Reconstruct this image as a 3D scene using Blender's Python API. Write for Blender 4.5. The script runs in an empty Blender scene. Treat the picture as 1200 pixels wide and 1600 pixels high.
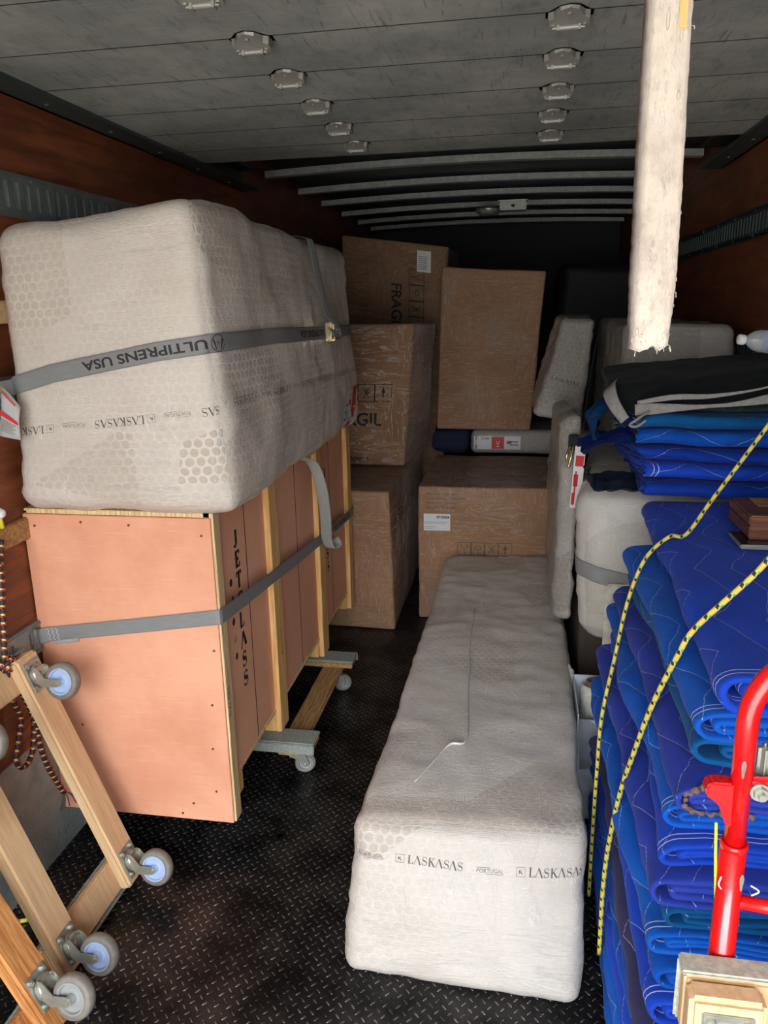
import bpy, bmesh, math, random
from mathutils import Vector, Matrix, noise
random.seed(7)
SC = bpy.context.scene
COL = SC.collection
PI = math.pi

# ------------------------------------------------------------------ camera
R = Matrix(((0.9853018, -0.0251712, 0.168958), (0.1697408, 0.2554044, -0.9518176), (-0.0191942, 0.9665066, 0.255923)))
cam_d = bpy.data.cameras.new('camera')
cam_d.sensor_fit = 'VERTICAL'; cam_d.sensor_height = 32.0; cam_d.lens = 32.0 * 1200.0 / 1600.0
cam_d.clip_start = 0.05
cam = bpy.data.objects.new('camera', cam_d)
cam.matrix_world = Matrix.Translation((0, 0, 1.70)) @ R.to_4x4()
COL.objects.link(cam); SC.camera = cam

# ------------------------------------------------------------------ light
SKY = (0.90, 0.95, 1.0); SKY_STRENGTH = 6.0; EXPOSURE = 0.62
w = bpy.data.worlds.new('sky'); SC.world = w; w.use_nodes = True
wn = w.node_tree; bg = wn.nodes['Background']
bg.inputs[0].default_value = (*SKY, 1)
tc = wn.nodes.new('ShaderNodeTexCoord'); sx = wn.nodes.new('ShaderNodeSeparateXYZ'); mr = wn.nodes.new('ShaderNodeMapRange'); mr.interpolation_type = 'SMOOTHSTEP'
wn.links.new(tc.outputs['Generated'], sx.inputs[0]); wn.links.new(sx.outputs[2], mr.inputs[0]); wn.links.new(mr.outputs[0], bg.inputs[1])
for i_, v_ in zip((1, 2, 3, 4), (.02, .45, SKY_STRENGTH * .5, SKY_STRENGTH * 1.7)): mr.inputs[i_].default_value = v_
sun_d = bpy.data.lights.new('sun', 'SUN'); sun_d.energy = 4.5; sun_d.angle = math.radians(25); sun_d.color = (1, .96, .9)
sun = bpy.data.objects.new('sun', sun_d); COL.objects.link(sun)
sun.rotation_euler = Vector((0.15, 0.36, -0.92)).to_track_quat('-Z', 'Y').to_euler()
pd = bpy.data.lights.new('tailgate_portal', 'AREA'); pd.shape = 'RECTANGLE'; pd.size = 2.36; pd.size_y = 2.4
po = bpy.data.objects.new('tailgate_portal', pd); COL.objects.link(po)
po.location = (-.265, -1.22, 1.2); po.rotation_euler = (PI / 2, 0, 0)
pd.cycles.is_portal = True
SC.view_settings.view_transform = 'Standard'; SC.view_settings.look = 'None'
SC.view_settings.exposure = EXPOSURE; SC.view_settings.gamma = 1.0
SC.view_settings.use_curve_mapping = False
SC.cycles.max_bounces = 8; SC.cycles.diffuse_bounces = 5; SC.cycles.use_denoising = True
SC.cycles.caustics_reflective = False; SC.cycles.sample_clamp_indirect = 6

# ------------------------------------------------------------------ node helpers
def srgb(r, g, b):
    f = lambda c: (c / 255 / 12.92) if c / 255 <= .04045 else ((c / 255 + .055) / 1.055) ** 2.4
    return (f(r), f(g), f(b), 1)

class NV:
    def __init__(s, nt, k): s.nt = nt; s.k = k
    def _m(s, op, *a):
        n = s.nt.nodes.new('ShaderNodeMath'); n.operation = op
        for i, x in enumerate((s,) + a):
            if isinstance(x, NV): s.nt.links.new(x.k, n.inputs[i])
            else: n.inputs[i].default_value = x
        return NV(s.nt, n.outputs[0])
    def __add__(s, o): return s._m('ADD', o)
    __radd__ = __add__
    def __mul__(s, o): return s._m('MULTIPLY', o)
    __rmul__ = __mul__
    def __sub__(s, o): return s._m('SUBTRACT', o)
    def __rsub__(s, o): return (s * -1) + o
    def __truediv__(s, o): return s._m('DIVIDE', o)
    def fr(s): return s._m('FRACT')
    def ab(s): return s._m('ABSOLUTE')
    def sin(s): return s._m('SINE')
    def mn(s, o): return s._m('MINIMUM', o)
    def mx(s, o): return s._m('MAXIMUM', o)
    def lt(s, o): return s._m('LESS_THAN', o)
    def gt(s, o): return s._m('GREATER_THAN', o)
    def sqrt(s): return s._m('SQRT')
    def tri(s): return s._m('PINGPONG', 1.0)
    def ramp(s, a, b, lo=0.0, hi=1.0):
        n = s.nt.nodes.new('ShaderNodeMapRange'); n.interpolation_type = 'SMOOTHSTEP'
        s.nt.links.new(s.k, n.inputs[0])
        for i, v in zip((1, 2, 3, 4), (a, b, lo, hi)): n.inputs[i].default_value = v
        return NV(s.nt, n.outputs[0])

class Mat:
    def __init__(s, name, col=(.5, .5, .5, 1), rough=.6, metal=0, spec=.5):
        m = bpy.data.materials.new(name); m.use_nodes = True; s.m = m; s.nt = m.node_tree
        s.b = s.nt.nodes['Principled BSDF']; s.set('Base Color', col); s.set('Roughness', rough); s.set('Metallic', metal)
        s.set('Specular IOR Level', spec); s._uv = None; s._ob = None
    def set(s, n, v): s.b.inputs[n].default_value = v
    def link(s, n, v): s.nt.links.new(v.k if isinstance(v, NV) else v, s.b.inputs[n])
    def co(s, kind='UV'):
        n = s.nt.nodes.new('ShaderNodeTexCoord'); return n.outputs[kind]
    def xyz(s, vec):
        n = s.nt.nodes.new('ShaderNodeSeparateXYZ'); s.nt.links.new(vec, n.inputs[0])
        return [NV(s.nt, n.outputs[i]) for i in range(3)]
    def vec(s, x, y, z=0.0):
        n = s.nt.nodes.new('ShaderNodeCombineXYZ')
        for i, v in enumerate((x, y, z)):
            if isinstance(v, NV): s.nt.links.new(v.k, n.inputs[i])
            else: n.inputs[i].default_value = v
        return n.outputs[0]
    def scaled(s, vec, sc, rot=(0, 0, 0)):
        n = s.nt.nodes.new('ShaderNodeMapping'); s.nt.links.new(vec, n.inputs[0])
        n.inputs['Scale'].default_value = sc; n.inputs['Rotation'].default_value = rot; return n.outputs[0]
    def noise(s, vec, scale, detail=4, rough=.55, dist=0.0):
        n = s.nt.nodes.new('ShaderNodeTexNoise'); s.nt.links.new(vec, n.inputs['Vector'])
        n.inputs['Scale'].default_value = scale; n.inputs['Detail'].default_value = detail
        n.inputs['Roughness'].default_value = rough; n.inputs['Distortion'].default_value = dist
        return NV(s.nt, n.outputs[0])
    def voro(s, vec, scale, feat='F1', out='Distance'):
        n = s.nt.nodes.new('ShaderNodeTexVoronoi'); n.feature = feat; s.nt.links.new(vec, n.inputs['Vector'])
        n.inputs['Scale'].default_value = scale; return n.outputs[out]
    def mix(s, f, a, b, mode='MIX'):
        n = s.nt.nodes.new('ShaderNodeMix'); n.data_type = 'RGBA'; n.blend_type = mode
        if isinstance(f, NV): s.nt.links.new(f.k, n.inputs[0])
        else: n.inputs[0].default_value = f
        for i, v in ((6, a), (7, b)):
            if isinstance(v, tuple): n.inputs[i].default_value = v
            else: s.nt.links.new(v, n.inputs[i])
        return n.outputs[2]
    def bump(s, h, strength=.5, dist=.01, prev=None):
        n = s.nt.nodes.new('ShaderNodeBump'); s.nt.links.new(h.k, n.inputs['Height'])
        n.inputs['Strength'].default_value = strength; n.inputs['Distance'].default_value = dist
        if prev is not None: s.nt.links.new(prev, n.inputs['Normal'])
        return n.outputs[0]

def plain(name, rgb, rough=.6, metal=0, var=.08, nscale=30, bumpd=.0008, spec=.5, coat=0):
    M = Mat(name, srgb(*rgb), rough, metal, spec)
    o = M.co('Object'); n = M.noise(o, nscale, 5, .6)
    c = srgb(*rgb); k = 1 - var * 3
    M.link('Base Color', M.mix(n.ramp(.35, .7), (c[0] * k, c[1] * k, c[2] * k, 1), c))
    M.link('Roughness', n * .2 + (rough - .1))
    if bumpd: M.link('Normal', M.bump(n, .5, bumpd))
    if coat: M.set('Coat Weight', coat); M.set('Coat Roughness', .08)
    return M.m

def wrap_mat(name, base, light, bub=.5, pitch=.028, streak=(40, 400), film=.7, rough=.38, crinkle=.006):
    M = Mat(name, srgb(*base), rough)
    uv = M.co('UV'); u, v, _ = M.xyz(uv)
    big = M.noise(uv, 2.2, 2, .5); wob = M.noise(uv, 9, 2, .5)
    # staggered round bubbles
    uu = u / pitch + wob * .55; vv = v / (pitch * 1.7320508) + wob * .32
    def cell(a, b):
        ax = a.fr() - .5; ay = (b.fr() - .5) * 1.7320508
        return (ax * ax + ay * ay).sqrt()
    d = cell(uu, vv).mn(cell(uu + .5, vv + .5))
    ring = d.ramp(.34, .47)
    # film streaks, stretched along u
    st = M.noise(M.scaled(uv, (streak[0] / 10, streak[1] / 10, 1), (0, 0, .12)), 8, 6, .62)
    st2 = M.noise(M.scaled(uv, (6, 70, 1), (0, 0, -.5)), 4, 5, .65, .5)
    # overlapping film patches
    pn = NV(M.nt, M.voro(M.scaled(uv, (1.1, 1.9, 1), (0, 0, .35)), 2.0, 'F1', 'Color'))
    patch = pn.ramp(.35, .62)
    bubv = (big.ramp(.38, .6, 1.0, .35)) * (1.0 - patch * .55) * bub
    c = M.mix(ring * bubv, srgb(*base), srgb(*light))
    c = M.mix(patch * .5, c, srgb(*light))
    c = M.mix(st.ramp(.52, .75) * .35, c, (min(1, srgb(*light)[0] * 1.15), min(1, srgb(*light)[1] * 1.15), min(1, srgb(*light)[2] * 1.17), 1))
    c1 = M.noise(M.scaled(uv, (1.0, 4.5, 1), (0, 0, .35)), 5, 7, .6, 1.6); cl = (c1 - .5).ab().ramp(.022, .0)
    c2 = M.noise(M.scaled(uv, (5, 1.2, 1), (0, 0, -.6)), 3, 6, .6, 1.2); cl2 = (c2 - .5).ab().ramp(.016, .0)
    msk = M.noise(uv, 4.2, 3, .5).ramp(.45, .65)
    crl = (cl * msk).mx(cl2 * (1.0 - msk) * .8)
    c = M.mix(crl * .42, c, srgb(240, 238, 234))  # whitish creases: film haze, with glints put into the colour
    dirt = M.noise(uv, 3.1, 6, .7)
    c = M.mix(dirt.ramp(.5, .8) * .16, c, (srgb(*base)[0] * .72, srgb(*base)[1] * .68, srgb(*base)[2] * .62, 1))
    M.link('Base Color', c)
    h = (1.0 - d.ramp(.2, .48)) * bubv * .45 + st * .5 + st2 * .6 + crl * .35
    M.link('Normal', M.bump(h, .55, crinkle))
    cr = M.noise(M.scaled(uv, (3, 9, 1), (0, 0, .3)), 12, 8, .65, 1.2)
    M.link('Coat Normal', M.bump(cr + st * .6 + crl * .3, 1.0, .02))
    M.set('Coat Weight', film); M.set('Coat Roughness', .13); M.set('Coat IOR', 1.9)
    M.link('Roughness', st * .3 + (rough - .1))
    return M.m

def carton_mat(name, base, film=.8, crk=.012, fscale=9):
    k_ = film; film = min(1, film)
    M = Mat(name, srgb(*base), .75, 0, .3)
    uv = M.co('UV'); n = M.noise(uv, 3, 5, .6); fl = M.noise(M.scaled(uv, (1, 160, 1)), 2, 3, .5)
    b = srgb(*base)
    c = M.mix(n.ramp(.35, .7), (b[0] * .8, b[1] * .78, b[2] * .76, 1), b)
    c = M.mix(fl.ramp(.5, .7) * .14, c, (b[0] * 1.25, b[1] * 1.2, b[2] * 1.15, 1))
    crn = M.noise(M.scaled(uv, (3, 8, 1), (0, 0, .7)), fscale, 8, .62, 1.8)
    st = M.noise(M.scaled(uv, (3, 60, 1), (0, 0, .05)), 5, 5, .6)
    c1 = M.noise(M.scaled(uv, (5.5, 1.0, 1), (0, 0, .5)), fscale * .55, 7, .6, 1.6); cl = (c1 - .5).ab().ramp(.024, .0)
    c2 = M.noise(M.scaled(uv, (1, 7, 1), (0, 0, .1)), fscale * .4, 7, .65, 1.0); cl2 = (c2 - .5).ab().ramp(.02, .0)
    msk = M.noise(uv, 3.2, 3, .5).ramp(.42, .62)
    crl = (cl * msk).mx(cl2 * (1.0 - msk))
    c = M.mix(crl * .38 * k_, c, srgb(226, 222, 216))  # pale crease streaks, film highlights painted into the carton colour
    c = M.mix(M.noise(uv, 2.3, 4, .6).ramp(.5, .7) * .22 * k_, c, srgb(190, 184, 176))
    M.link('Base Color', c)
    M.set('Coat Weight', film); M.set('Coat Roughness', .14); M.set('Coat IOR', 2.0)
    M.link('Coat Normal', M.bump(crn * .8 + st * .3 + crl * .4, 1.0, crk * 2))
    M.link('Normal', M.bump(st, .3, .0015))
    return M.m

def blanket_mat(name, base, stitch=(205, 215, 235), hem=True, amp=.05, per=.085, space=.06, rot=0.0, lk=.5):
    M = Mat(name, srgb(*base), .85, 0, .2)
    uv = M.co('UV'); u, v, _ = M.xyz(M.scaled(uv, (1, 1, 1), (0, 0, rot)))
    wob = M.noise(uv, 6, 3, .5)
    per = per * 1.5; amp = amp * 1.25; space = space * 1.35
    uw = u + wob * .05; vw = v + wob * .05
    z = (uw / per)
    ph = (vw + z.tri() * amp) / space
    f = (ph.fr() - .5).ab()                       # 0.5 at a stitch line
    line = f.ramp(.5 - .0011 / space, .5 - .0003 / space)
    dash = ((u + v) / .007).fr().gt(.25)
    b = srgb(*base)
    n = M.noise(uv, 4, 5, .6); n2 = M.noise(uv, 60, 3, .6)
    c = M.mix(n.ramp(.3, .75), (b[0] * .55, b[1] * .68, b[2] * .78, 1), b)
    c = M.mix(n2.ramp(.45, .75) * .2, c, (b[0] * 1.2 + .01, b[1] * 1.2 + .01, b[2] * 1.12, 1))
    stain = M.noise(uv, 9, 5, .7)
    c = M.mix(stain.ramp(.70, .76) * .4, c, srgb(70, 66, 90))
    c = M.mix(line * dash * lk, c, srgb(*stitch))
    puff = f.ramp(.28, .5, 1.0, 0.0)
    if hem:
        uu, vv2, _ = M.xyz(uv)
        h1 = ((uu - .022).ab().lt(.0013)).mx((uu - .036).ab().lt(.0013))
        c = M.mix(h1 * .85, c, srgb(*stitch))
    M.link('Base Color', c)
    crease = M.noise(M.scaled(uv, (1, 2, 1)), 14, 4, .6, .8)
    M.link('Normal', M.bump(puff * .35 + crease * .8 + n2 * .12, .6, .006))
    M.set('Sheen Weight', .04)
    return M.m

def wood_mat(name, light, dark, axis='UV', scale=(2, 38, 2), rough=.6, knots=False, contrast=(.35, .7), fine=.15):
    M = Mat(name, srgb(*light), rough, 0, .35)
    o = M.co(axis)
    g = M.noise(M.scaled(o, scale), 3, 6, .6, .4)
    g2 = M.noise(M.scaled(o, (scale[0] * 2, scale[1] * 6, scale[2] * 2)), 4, 3, .5)
    c = M.mix(g.ramp(*contrast), srgb(*dark), srgb(*light))
    c = M.mix(g2.ramp(.55, .75) * fine, c, srgb(*dark))
    dirt = M.noise(o, 7, 6, .7)
    c = M.mix(dirt.ramp(.6, .8) * .35, c, (srgb(*dark)[0] * .6, srgb(*dark)[1] * .6, srgb(*dark)[2] * .6, 1))
    M.link('Base Color', c); M.link('Normal', M.bump(g + g2 * .4, .35, .0012))
    return M.m

# ------------------------------------------------------------------ mesh helpers
def link_mesh(name, bm, mat, parent=None, smooth=False, loc=None, rot=None, mat4=None):
    me = bpy.data.meshes.new(name); bm.normal_update(); bm.to_mesh(me); bm.free()
    ob = bpy.data.objects.new(name, me); COL.objects.link(ob)
    for m in (mat if isinstance(mat, (list, tuple)) else [mat]): me.materials.append(m)
    if smooth:
        for p in me.polygons: p.use_smooth = True
    if parent: ob.parent = parent
    if loc: ob.location = loc
    if rot: ob.rotation_euler = rot
    if mat4 is not None: ob.matrix_local = mat4
    return ob

def tag(o, label, cat, group=None):
    o['label'] = label; o['category'] = cat
    if group: o['group'] = group
    return o

def empty(name, loc=(0, 0, 0), label=None, cat=None, group=None):
    o = bpy.data.objects.new(name, None); o.location = loc; o.empty_display_size = .1; COL.objects.link(o)
    if label: tag(o, label, cat, group)
    return o

def struct(o): o['kind'] = 'structure'; return o

def autouv(bm, off=(0, 0)):
    uvl = bm.loops.layers.uv.verify()
    for f in bm.faces:
        n = f.normal; a = max(range(3), key=lambda i: abs(n[i]))
        for l in f.loops:
            c = l.vert.co
            l[uvl].uv = ((c.x, c.y), (c.y, c.z), (c.x, c.z))[{2: 0, 0: 1, 1: 2}[a]]

def add_box(bm, lo, hi, bev=0.0, seg=2, mtx=None):
    lo = Vector(lo); hi = Vector(hi)
    r = bmesh.ops.create_cube(bm, size=1)
    vs = r['verts']
    for v in vs: v.co = Vector([(lo[i] + hi[i]) / 2 + v.co[i] * (hi[i] - lo[i]) for i in range(3)])
    if bev > 0:
        es = list({e for v in vs for e in v.link_edges})
        b = bmesh.ops.bevel(bm, geom=es, offset=bev, segments=seg, affect='EDGES', clamp_overlap=True)
        vs = list({v for v in b['verts']} | {v for v in vs if v.is_valid})
    if mtx is not None:
        for v in vs: v.co = mtx @ v.co
    return vs

def boxob(name, lo, hi, mat, parent=None, bev=.002, **kw):
    bm = bmesh.new(); add_box(bm, lo, hi, bev); bm.normal_update(); autouv(bm)
    return link_mesh(name, bm, mat, parent, **kw)

def add_cyl(bm, c, r, h, axis='Z', seg=24, r2=None, bev=0):
    r2 = r if r2 is None else r2
    g = bmesh.ops.create_cone(bm, cap_ends=True, segments=seg, radius1=r, radius2=r2, depth=h)
    m = {'Z': Matrix(), 'X': Matrix.Rotation(PI / 2, 4, 'Y'), 'Y': Matrix.Rotation(-PI / 2, 4, 'X')}[axis]
    for v in g['verts']: v.co = m @ v.co + Vector(c)
    if bev:
        es = [e for e in {e for v in g['verts'] for e in v.link_edges} if e.calc_face_angle(0) > .8]
        bmesh.ops.bevel(bm, geom=es, offset=bev, segments=2, affect='EDGES')

def add_lathe(bm, prof, axis='Y', c=(0, 0, 0), seg=40):
    """prof: closed list of (r, h)"""
    m = {'Z': Matrix(), 'X': Matrix.Rotation(PI / 2, 3, 'Y'), 'Y': Matrix.Rotation(-PI / 2, 3, 'X')}[axis]
    rings = []
    for r, h in prof:
        if r < 1e-6:
            rings.append([bm.verts.new(m @ Vector((0, 0, h)) + Vector(c))])
        else:
            rings.append([bm.verts.new(m @ Vector((r * math.cos(2 * PI * k / seg), r * math.sin(2 * PI * k / seg), h)) + Vector(c)) for k in range(seg)])
    for a, b in zip(rings, rings[1:]):
        for k in range(seg):
            k2 = (k + 1) % seg
            if len(a) == 1 and len(b) == 1: continue
            if len(a) == 1: bm.faces.new((a[0], b[k], b[k2]))
            elif len(b) == 1: bm.faces.new((a[k], a[k2], b[0]))
            else: bm.faces.new((a[k], a[k2], b[k2], b[k]))
    bmesh.ops.recalc_face_normals(bm, faces=bm.faces)

def catmull(P, n=8):
    P = [Vector(p) for p in P]
    if len(P) < 3: return P
    out = []
    Q = [P[0] * 2 - P[1]] + P + [P[-1] * 2 - P[-2]]
    for i in range(1, len(Q) - 2):
        for k in range(n):
            t = k / n; a, b, c, d = Q[i - 1], Q[i], Q[i + 1], Q[i + 2]
            out.append(.5 * ((2 * b) + (c - a) * t + (2 * a - 5 * b + 4 * c - d) * t * t + (3 * b - a - 3 * c + d) * t ** 3))
    out.append(P[-1]); return out

def add_tube(bm, P, r, seg=10, cap=True, rfun=None):
    P = [Vector(p) for p in P]; uvl = bm.loops.layers.uv.verify()
    rings = []; up = None; s = 0; S = []
    for i, p in enumerate(P):
        t = (P[min(i + 1, len(P) - 1)] - P[max(i - 1, 0)]).normalized()
        if up is None: up = t.orthogonal().normalized()
        up = (up - t * up.dot(t)).normalized(); sd = t.cross(up)
        rr = rfun(i / (len(P) - 1)) * r if rfun else r
        if i: s += (p - P[i - 1]).length
        S.append(s)
        rings.append([bm.verts.new(p + up * rr * math.cos(2 * PI * k / seg) + sd * rr * math.sin(2 * PI * k / seg)) for k in range(seg)])
    for i in range(len(P) - 1):
        for k in range(seg):
            k2 = (k + 1) % seg
            f = bm.faces.new((rings[i][k], rings[i][k2], rings[i + 1][k2], rings[i + 1][k]))
            for l, uv in zip(f.loops, ((S[i], k / seg), (S[i], (k + 1) / seg), (S[i + 1], (k + 1) / seg), (S[i + 1], k / seg))): l[uvl].uv = uv
    if cap:
        bm.faces.new(list(reversed(rings[0]))); bm.faces.new(rings[-1])

def tubeob(name, P, r, mat, parent=None, seg=10, smooth_path=True, rfun=None):
    bm = bmesh.new(); add_tube(bm, catmull(P) if smooth_path else P, r, seg, rfun=rfun)
    return link_mesh(name, bm, mat, parent, smooth=True)

def add_ribbon(bm, C, N, width, th, wfun=None):
    """strap: centre points C, outward normals N; returns mapper(s, w, off)"""
    C = [Vector(c) for c in C]; N = [Vector(n).normalized() for n in N]
    uvl = bm.loops.layers.uv.verify(); S = [0.0]; Wd = []
    for i in range(1, len(C)): S.append(S[-1] + (C[i] - C[i - 1]).length)
    for i in range(len(C)):
        t = (C[min(i + 1, len(C) - 1)] - C[max(i - 1, 0)]).normalized()
        Wd.append(t.cross(N[i]).normalized())
    rows = []
    ww = [-.5, -.46, -.2, .2, .46, .5]
    for i in range(len(C)):
        k = width * (wfun(i / (len(C) - 1)) if wfun else 1)
        top = [bm.verts.new(C[i] + Wd[i] * a * k + N[i] * (th if abs(a) < .49 else th * .6)) for a in ww]
        bot = [bm.verts.new(C[i] + Wd[i] * a * k) for a in (.5, -.5)]
        rows.append(top + bot)
    for i in range(len(C) - 1):
        for k in range(8):
            k2 = (k + 1) % 8
            f = bm.faces.new((rows[i][k], rows[i][k2], rows[i + 1][k2], rows[i + 1][k]))
            av = [(ww + [.5, -.5])[k], (ww + [.5, -.5])[k2]]
            for l, uv in zip(f.loops, ((S[i], av[0]), (S[i], av[1]), (S[i + 1], av[1]), (S[i + 1], av[0]))): l[uvl].uv = uv
    bm.faces.new(rows[0]); bm.faces.new(rows[-1])
    bmesh.ops.recalc_face_normals(bm, faces=bm.faces)
    def mp(s, wv, off=.0006):
        s = max(0, min(S[-1] - 1e-6, s)); i = 0
        while S[i + 1] < s: i += 1
        f = (s - S[i]) / max(1e-9, S[i + 1] - S[i])
        return C[i].lerp(C[i + 1], f) + Wd[i].lerp(Wd[i + 1], f) * wv + N[i].lerp(N[i + 1], f) * (th + off)
    mp.length = S[-1]; return mp

# ------------------------------------------------------------------ lettering
def text_polys(s, size=1.0, bold=0.0):
    cu = bpy.data.curves.new('t', 'FONT'); cu.body = s; cu.size = size; cu.offset = bold; cu.resolution_u = 3
    ob = bpy.data.objects.new('t', cu); COL.objects.link(ob)
    bpy.context.view_layer.update()
    me = bpy.data.meshes.new_from_object(ob)
    V = [(v.co.x, v.co.y) for v in me.vertices]; F = [tuple(p.vertices) for p in me.polygons]
    bpy.data.objects.remove(ob); bpy.data.curves.remove(cu); bpy.data.meshes.remove(me)
    return V, F

def stroke(P, wds):
    """polyline with widths -> quads"""
    V = []; F = []
    for i, (x, y) in enumerate(P):
        a = P[max(i - 1, 0)]; b = P[min(i + 1, len(P) - 1)]
        dx, dy = b[0] - a[0], b[1] - a[1]; L = math.hypot(dx, dy) or 1
        k = (wds[i] if isinstance(wds, (list, tuple)) else wds) / 2
        V += [(x - dy / L * k, y + dx / L * k), (x + dy / L * k, y - dx / L * k)]
    for i in range(len(P) - 1): F.append((2 * i, 2 * i + 1, 2 * i + 3, 2 * i + 2))
    return V, F

def merge(parts):
    V = []; F = []
    for v, f, *o in parts:
        dx, dy, k = o if o else (0, 0, 1); n = len(V)
        V += [(x * k + dx, y * k + dy) for x, y in v]; F += [tuple(i + n for i in q) for q in f]
    return V, F

def serif_glyph(ch, T=.15, t=.04):
    """roman capitals with thick and thin strokes, height 1; returns parts, advance"""
    P = []
    def ln(x0, y0, x1, y1, wd): P.append(stroke([(x0, y0), (x1, y1)], wd))
    def sf(x, y, wd=.26): ln(x - wd / 2, y, x + wd / 2, y, t)
    if ch == 'L': ln(.2, 0, .2, 1, T); sf(.2, .98); ln(.06, .02, .62, .02, t); ln(.6, 0, .64, .24, t * 1.3); a = .72
    elif ch == 'A': ln(.0, 0, .36, 1, t * 1.2); ln(.33, 1, .72, 0, T); sf(0, .02, .2); sf(.72, .02, .24); a = .84
    elif ch == 'K': ln(.2, 0, .2, 1, T); sf(.2, .98); sf(.2, .02); ln(.24, .42, .66, .98, t * 1.2); ln(.36, .58, .74, .0, T); sf(.66, .98, .2); sf(.75, .02, .22); a = .86
    elif ch == 'S':
        pts = []; wd = []
        for i in range(13):
            an = math.radians(30 + i * 20); pts.append((.3 + .22 * math.cos(an), .75 + .23 * math.sin(an)))
        for i in range(1, 13):
            an = math.radians(90 - i * 20); pts.append((.3 + .25 * math.cos(an), .27 + .25 * math.sin(an)))
        n = len(pts)
        for i in range(n): wd.append(t + (T - t) * math.exp(-((i / (n - 1) - .5) / .17) ** 2))
        P.append(stroke(pts, wd)); ln(.5, .98, .52, .72, t); ln(.05, .28, .07, .02, t); a = .64
    elif ch == 'J': ln(.35, .22, .35, 1, T); sf(.35, .98, .34); P.append(stroke([(.35, .3), (.34, .1), (.25, .01), (.12, .03), (.07, .14)], [T, T * .8, t * 1.5, T * .6, T])); a = .62
    elif ch == 'E': ln(.2, 0, .2, 1, T); ln(.06, .98, .62, .98, t * 1.4); ln(.06, .02, .64, .02, t * 1.4); ln(.2, .5, .46, .5, t * 1.3); ln(.61, .99, .61, .76, t * 1.4); ln(.63, .01, .63, .26, t * 1.4); ln(.46, .62, .46, .38, t); a = .76
    elif ch == 'T': ln(.36, 0, .36, 1, T); ln(.02, .98, .7, .98, t * 1.4); sf(.36, .02); ln(.03, .99, .03, .74, t * 1.3); ln(.69, .99, .69, .74, t * 1.3); a = .76
    elif ch == 'C':
        pts = []; wd = []
        for i in range(15):
            an = math.radians(45 + i * 19.3); pts.append((.4 + .34 * math.cos(an), .5 + .48 * math.sin(an))); wd.append(t + (T - t) * max(0, -math.cos(an)))
        P.append(stroke(pts, wd)); ln(.66, .98, .66, .7, t * 1.3); a = .8
    return P, a

def serif_text(s, size, T=.15, t=.04, gap=.06):
    x = 0; parts = []
    for ch in s:
        if ch == ' ': x += .4; continue
        P, a = serif_glyph(ch, T, t)
        for v, f in P: parts.append((v, f, x * size, 0, size))
        x += a + gap
    return merge(parts), x * size

def logo_k(size, t=.045):
    P = [stroke([(0, 0), (1, 0), (1, 1), (0, 1), (0, 0)], t)]
    # corners closed
    for x, y in ((0, 0), (1, 0), (1, 1), (0, 1)): P.append(stroke([(x - t / 2, y), (x + t / 2, y)], t))
    P += [stroke([(.33, .27), (.33, .73)], .09), stroke([(.36, .5), (.62, .72)], .06), stroke([(.42, .56), (.68, .27)], .1)]
    return merge([(v, f, 0, 0, size) for v, f in P])

def decal(name, VF, fn, mat, parent, cut=.012):
    """2D polygons mapped onto a surface through fn(x, y) -> Vector; long edges are split first"""
    V, F = VF
    bm = bmesh.new(); vs = [bm.verts.new((x, y, 0)) for x, y in V]
    for f in F:
        try: bm.faces.new([vs[i] for i in f])
        except ValueError: pass
    for _ in range(3):
        es = [e for e in bm.edges if e.calc_length() > cut]
        if not es: break
        bmesh.ops.subdivide_edges(bm, edges=es, cuts=1, use_grid_fill=False)
        bmesh.ops.triangulate(bm, faces=bm.faces)
    bm.normal_update()
    for v in bm.verts: v.co = fn(v.co.x, v.co.y)
    uvl = bm.loops.layers.uv.verify()
    return link_mesh(name, bm, mat, parent)

def rect(x0, y0, x1, y1): return ([(x0, y0), (x1, y0), (x1, y1), (x0, y1)], [(0, 1, 2, 3)])
def frame2(x0, y0, x1, y1, t): return merge([rect(x0, y0, x1, y0 + t), rect(x0, y1 - t, x1, y1), rect(x0, y0, x0 + t, y1), rect(x1 - t, y0, x1, y1)])

def icon_row(n=4, s=.06, t=.003):
    """boxed handling marks: glass, umbrella, hand hook, arrow"""
    P = []
    for i in range(n):
        x = i * s; P.append(frame2(x, 0, x + s, s, t)); c = x + s / 2
        k = i % 4
        if k == 0: P += [stroke([(c - .015, s * .82), (c - .013, s * .6), (c, s * .5), (c + .013, s * .6), (c + .015, s * .82)], t), stroke([(c, s * .5), (c, s * .2)], t), rect(c - .01, s * .16, c + .01, s * .16 + t)]
        if k == 1: P += [stroke([(c + .019 * math.cos(a), s * .45 + .019 * math.sin(a)) for a in [PI * j / 8 for j in range(9)]], t), rect(c - .019, s * .44, c + .019, s * .44 + t), stroke([(c, s * .45), (c, s * .2), (c + .007, s * .15)], t)]
        if k == 2: P += [stroke([(c - .017, s * .2), (c + .015, s * .8)], t * 1.4), stroke([(c + .015, s * .25), (c - .015, s * .75)], t * 1.4), stroke([(c, s * .5), (c + .018, s * .52)], t * 1.4)]
        if k == 3: P += [([(c - .014, s * .5), (c + .014, s * .5), (c, s * .85)], [(0, 1, 2)]), rect(c - .004, s * .15, c + .004, s * .5)]
    return merge(P)

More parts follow.
